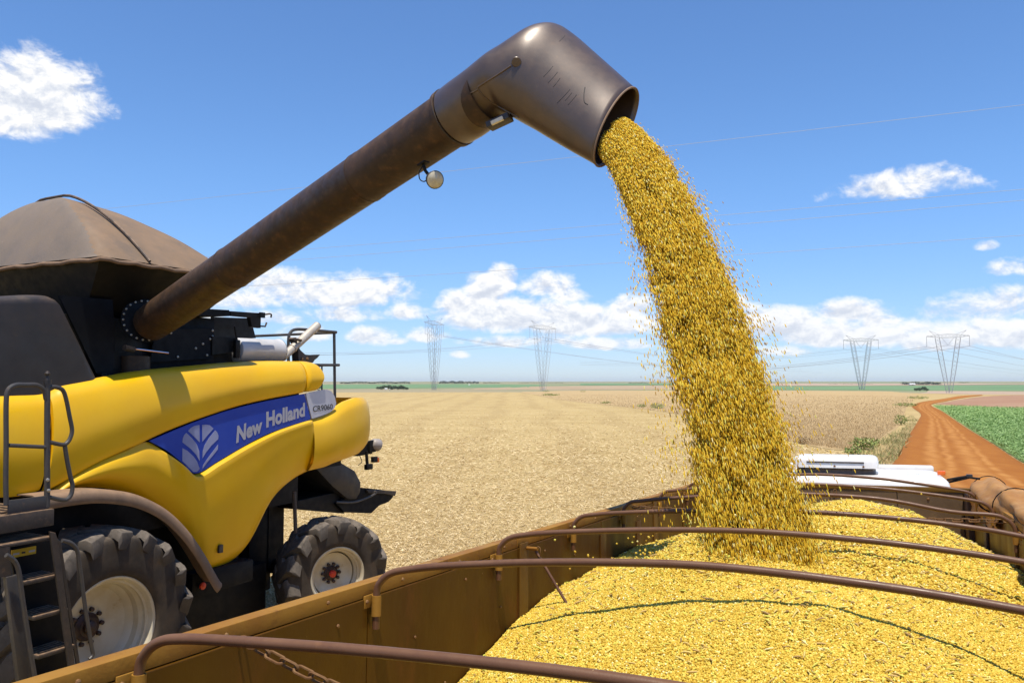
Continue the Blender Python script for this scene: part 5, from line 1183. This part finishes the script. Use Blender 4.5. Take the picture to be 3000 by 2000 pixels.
lslab('stringer', [(146, 1556), (163, 1560), (170, 1580), (228, 2000), (208, 2000)], 2.325, .02, 'ladder')
lslab('stringer', [(168, 1575), (180, 1590), (244, 2000), (233, 2000)], 2.24, .02, 'ladder')
lslab('ladder_back', [(28, 1604), (152, 1580), (212, 2005), (100, 2005)], 2.06, .02, 'black')
lslab('step_housing', [(-30, 1590), (30, 1602), (34, 1690), (-30, 1690)], 2.30, .2, 'ladder')
sa, sb = Q(18, 1690, 2.31), Q(58, 2010, 2.31)
MB().add([sa, sa + np.array([0, .10, 0]), sb + np.array([0, .10, 0]), sb, sa - OFFX * .05, sa + np.array([-.05, .10, 0]), sb + np.array([-.05, .10, 0]), sb - OFFX * .05], [(0, 1, 2, 3), (7, 6, 5, 4), (0, 4, 5, 1), (1, 5, 6, 2), (2, 6, 7, 3), (3, 7, 4, 0)]).build('stringer', M['tubegrey'], ld, bevel=.006)
MB().tube([Q(18, 1625, 2.36), Q(40, 1640, 2.36), Q(54, 1670, 2.36), Q(64, 1740, 2.36), Q(85, 1880, 2.36), Q(106, 2010, 2.36)], .019, 10, smooth=4).build('grab_rail', M['tubegrey'], ld)
MB().tube([Q(182, 1582, 2.33), Q(208, 1590, 2.33), Q(226, 1612, 2.33), Q(234, 1660, 2.33), Q(250, 1780, 2.33), Q(268, 1890, 2.33), Q(272, 1916, 2.33), Q(262, 1930, 2.33)], .017, 10, smooth=4).build('grab_rail', M['tubegrey'], ld)
wl_ = empty('warning_plate', parent=cb); a, b = Q(34, 1634, 2.11), Q(106, 1598, 2.11)
MB().box((2.10, a[1], a[2]), (2.11, b[1], b[2])).build('plate', M['warn'], wl_, smooth=False)
for f0, f1, mm in ((.70, .95, 'greyend'), (.40, .55, 'print'), (.05, .3, 'greyend')):
    MB().box((2.1105, a[1] + (b[1] - a[1]) * f0, a[2] + .02), (2.1125, a[1] + (b[1] - a[1]) * f1, a[2] + (b[2] - a[2]) * .55)).build('pictogram', M[mm], wl_, smooth=False)
# cab ahead of the platform, outside the picture
MB().box((-1.0, -2.75, 2.1), (1.0, -1.25, 3.75)).build('cab', M['bluepanel'], cb, bevel=.12)
MB().box((-1.15, -2.95, 3.76), (1.15, -1.2, 3.98)).build('cab_roof', M['yellow'], cb, bevel=.08)

# ------------------------------------------------------------------ unloading auger
ag = empty('unloading_auger', parent=cb)
A0 = Q(440, 948, 1.25); A1 = CL(W(1400, 296, 5.85)); dA = A1 - A0; LA = np.linalg.norm(dA); dA /= LA
MB().tube([A0 - np.array([.25, 0, .75]), A0 - np.array([.25, 0, .35])], .17, 24).build('elbow', M['auger'], ag, angle=60)
fN = np.array([.86, -.42, .22]); fN /= np.linalg.norm(fN); FC = Q(424, 940, 1.15)
MB().lathe([(0, .0), (0, .245), (.022, .245), (.022, .0)], FC, fN, 40).build('flange', M['black'], ag, angle=40)
for k in range(22):
    a = 2 * math.pi * k / 22; up = np.array([0, 0, 1.]); N1 = np.cross(fN, up); N1 /= np.linalg.norm(N1); N2 = np.cross(fN, N1)
    bolt(ag, FC + fN * .022 + (N1 * math.cos(a) + N2 * math.sin(a)) * .222, fN, .013, 'boltbright')
segs = [(.05, .30, .203), (.30, .315, .208), (.315, .64, .2065), (.64, .652, .211), (.652, .80, .209), (.80, .985, .209)]
prof = [(-.06, .0), (-.055, .10), (-.03, .165), (.02, .195), (LA * .03, .199), (LA * .33, .200), (LA * .335, .206), (LA * .345, .206), (LA * .348, .203), (LA * .74, .204), (LA * .742, .2085), (LA * .755, .2085), (LA * .757, .205), (LA * 1.02, .206)]
MB().lathe(prof, A0, dA, 56).build('tube', M['auger'], ag, angle=25)
def ring(q, r, w, m, name='band'): MB().lathe([(0, r - .01), (0, r), (w, r), (w, r - .01)], A0 + dA * LA * q, dA, 56).build(name, M[m], ag, angle=40)
ring(.742, .2105, .010, 'auger'); ring(.338, .2085, .010, 'auger'); ring(.945, .2225, .03, 'auger'); ring(.951, .2245, .008, 'ladder')
# lower guide rib along the tube
side = np.cross(dA, np.array([0, 0, 1.])); side /= np.linalg.norm(side)
if side[0] < 0: side = -side
dn = np.cross(dA, side); dn = dn if dn[2] < 0 else -dn
MB().tube([A0 + dA * LA * q + side * .175 * 1 + dn * .115 for q in np.linspace(.03, .95, 24)], .010, 6).build('rib', M['auger'], ag)
# spout hood: loft of oval sections
SEC = [((1351, 227), (1437, 372), 5.87), ((1390, 203), (1450, 350), 5.83), ((1445, 166), (1478, 338), 5.80), ((1500, 128), (1510, 349), 5.76), ((1562, 82), (1548, 369), 5.73), ((1600, 67), (1578, 384), 5.71), ((1632, 71), (1606, 399), 5.70), ((1672, 100), (1640, 417), 5.68), ((1725, 148), (1686, 442), 5.64), ((1790, 207), (1730, 465), 5.59), ((1846, 258), (1768, 485), 5.54)]
B0 = np.array([.58, .81, 0]) * .212; B7 = np.array([.145, .19, .115])
def section(i, q, seg=44, infl=1.0):
    (t0, b0, d) = SEC[i]; tp, bt = W(*t0, d), W(*b0, d); c = .5 * (tp + bt); Aa = .5 * (tp - bt) * infl
    wv = min(1, max(0, (q - .15) / .85)); wv = wv * wv * (3 - 2 * wv); Bb = (B0 * (1 - wv) + B7 * wv) * (1 + .22 * math.sin(math.pi * min(q * 1.1, 1))) * infl
    out = []
    for k in range(seg):
        a = 2 * math.pi * k / seg; ca, sa = math.cos(a), math.sin(a); e_ = 1.0
        out.append(CL(c + Aa * math.copysign(abs(ca) ** e_, ca) + Bb * math.copysign(abs(sa) ** e_, sa)))
    return out
def tsec(q, r):
    c = A0 + dA * LA * q; uu = CL(W(1351, 227, 5.87)) - CL(W(1437, 372, 5.87)); uu -= dA * (uu @ dA); uu /= np.linalg.norm(uu); bb = np.cross(dA, uu)
    tst = CL(C0 * 0 + W(1500, 300, 5.8) + B0) - CL(W(1500, 300, 5.8))
    if bb @ tst < 0: bb = -bb
    return [c + r * (uu * math.cos(2 * math.pi * k / 44) + bb * math.sin(2 * math.pi * k / 44)) for k in range(44)]
rows = [tsec(.955, .219), tsec(.985, .223)] + [section(i, i / 10) for i in range(2, 11)]
cols = [crom([rows[i][k] for i in range(11)], 4) for k in range(44)]; g = [[cols[k % 44][i] for k in range(45)] for i in range(len(cols[0]))]
inn = []
for i, row in enumerate(g):
    c = sum(np.array(p_) for p_ in row[:-1]) / 44; inn.append([c + (np.array(p_) - c) * .965 for p_ in row])
mb = MB(); mb.grid(g); mb.grid(inn); mb.add([p_ for p_ in g[-1]] + [p_ for p_ in inn[-1]], [(k, k + 1, 46 + k, 45 + k) for k in range(44)])
bm_ = mb.build('spout', M['spout'], ag, angle=60)
bm2 = bmesh.new(); bm2.from_mesh(bm_.data); bmesh.ops.remove_doubles(bm2, verts=bm2.verts, dist=1e-4); bmesh.ops.recalc_face_normals(bm2, faces=bm2.faces); bm2.to_mesh(bm_.data); bm2.free()
MB().tube([p_ for p_ in g[-1][:-1]], .007, 8, closed=True).build('spout_lip', M['fender'], ag)
from mathutils.bvhtree import BVHTree
bvh = BVHTree.FromPolygons([v_.co[:] for v_ in bm_.data.vertices], [p_.vertices[:] for p_ in bm_.data.polygons])
def onspout(u, v, lift=.003):
    d = ray(u, v); d = Vector((d @ cn, d @ cr, d[2])).normalized(); h_ = bvh.ray_cast(Vector(CC), d)
    return None if h_[0] is None else np.array(h_[0] - d * lift)
def bead(px, r, m, name, parent=ag, lift=.002):
    pts = [q_ for q_ in (onspout(*p_, lift) for p_ in crom([np.array(p_, float) for p_ in px], 5)) if q_ is not None]
    if len(pts) > 2: MB().tube(pts, r, 6).build(name, M[m], parent)
bead([(1365, 281), (1396, 265), (1402, 255), (1415, 246), (1460, 218), (1497, 193)], .006, 'spout', 'seam_bead')
bead([(1400, 262), (1425, 290), (1470, 318), (1520, 345)], .005, 'spout', 'seam_bead')
bc = onspout(1513, 182, .0)
if bc is not None:
    dv = (CC - bc); dv /= np.linalg.norm(dv); MB().lathe([(-.02, .034), (.012, .034), (.016, .030), (.017, 0)], bc, dv, 24).build('pivot_boss', M['spout'], ag, angle=40)
for px in [((1592, 225), (1620, 194)), ((1605, 243), (1633, 212)), ((1620, 255), (1641, 229)), ((1632, 302), (1670, 262)), ((1655, 295), (1675, 272)), ((1664, 307), (1689, 278)), ((1638, 122), (1655, 105))]:
    bead([px[0], ((px[0][0] + px[1][0]) / 2 + 1, (px[0][1] + px[1][1]) / 2), px[1]], .0017, 'scratch', 'scuff_mark', lift=.0003)
bead([(1714, 256), (1711, 275), (1712, 298), (1722, 306)], .003, 'scratch', 'scuff_mark', lift=.0003)
# lamp box under the collar and work light
lb = empty('spout_lamp', parent=ag)
p0, p1 = CL(W(1432, 372, 5.72)), CL(W(1496, 342, 5.66)); dd_ = p1 - p0
def obox(c, ax, up, l, w, h):
    ax = np.array(ax) / np.linalg.norm(ax); up = np.array(up, float); up -= ax * (up @ ax); up /= np.linalg.norm(up); sd = np.cross(ax, up); v = []
    for sx in (-1, 1):
        for sy in (-1, 1):
            for sz in (-1, 1): v.append(np.array(c) + ax * sx * l + sd * sy * w + up * sz * h)
    return MB().add(v, [(0, 1, 3, 2), (4, 6, 7, 5), (0, 4, 5, 1), (2, 3, 7, 6), (0, 2, 6, 4), (1, 5, 7, 3)])
obox(.5 * (p0 + p1), dd_, (0, 0, 1), np.linalg.norm(dd_) / 2, .05, .022).build('lamp_shell', M['dark'], lb, bevel=.006)
obox(.5 * (p0 + p1) + CL(W(1455, 352, 5.6)) - CL(W(1462, 355, 5.65)), dd_, (0, 0, 1), np.linalg.norm(dd_) * .27, .012, .014).build('lamp_lens', M['lens'], lb, bevel=.004)
wk = empty('work_light', parent=ag)
lc = CL(W(1272, 526, 5.95)); face = CL(W(1290, 531, 5.80)) - CL(W(1262, 522, 6.0)); face /= np.linalg.norm(face)
MB().lathe([(-.09, .0), (-.09, .028), (-.06, .046), (0, .063), (.02, .067), (.024, .063)], lc, face, 20).build('lamp_shell', M['dark'], wk, angle=60)
MB().lathe([(.018, .063), (.028, .057), (.033, .0)], lc, face, 20).build('lamp_lens', M['lens'], wk, angle=60)
MB().tube([CL(W(1240, 482, 6.02)), CL(W(1246, 500, 6.0)), lc - face * .07], .012, 8).build('lamp_arm', M['black'], wk)
obox(CL(W(1240, 480, 6.02)), dA, (0, 0, 1), .04, .03, .006).build('lamp_mount', M['black'], wk, bevel=.003)
MB().tube([CL(W(1238, 488, 6.0)), CL(W(1228, 505, 6.0)), CL(W(1230, 525, 6.0)), CL(W(1242, 532, 6.0)), CL(W(1252, 526, 5.98))], .0045, 6, smooth=4).build('lamp_cable', M['black'], wk)

# ------------------------------------------------------------------ air: thin haze over the plain
hz = MB().box((-13400, -13400, -6), (13400, 13400, 62)).build('haze', None, smooth=False, kind='stuff', label='thin pale haze over the whole plain', cat='haze')
hm = bpy.data.materials.new('haze'); hm.use_nodes = True; ht = NT(hm.node_tree); pv = ht.n('ShaderNodeVolumePrincipled')
pv.inputs['Color'].default_value = (.80, .90, 1, 1); pv.inputs['Density'].default_value = 4.5e-5; pv.inputs['Anisotropy'].default_value = .2
ht.link(pv.outputs[0], ht.n('ShaderNodeOutputMaterial').inputs['Volume']); hz.data.materials.append(hm)
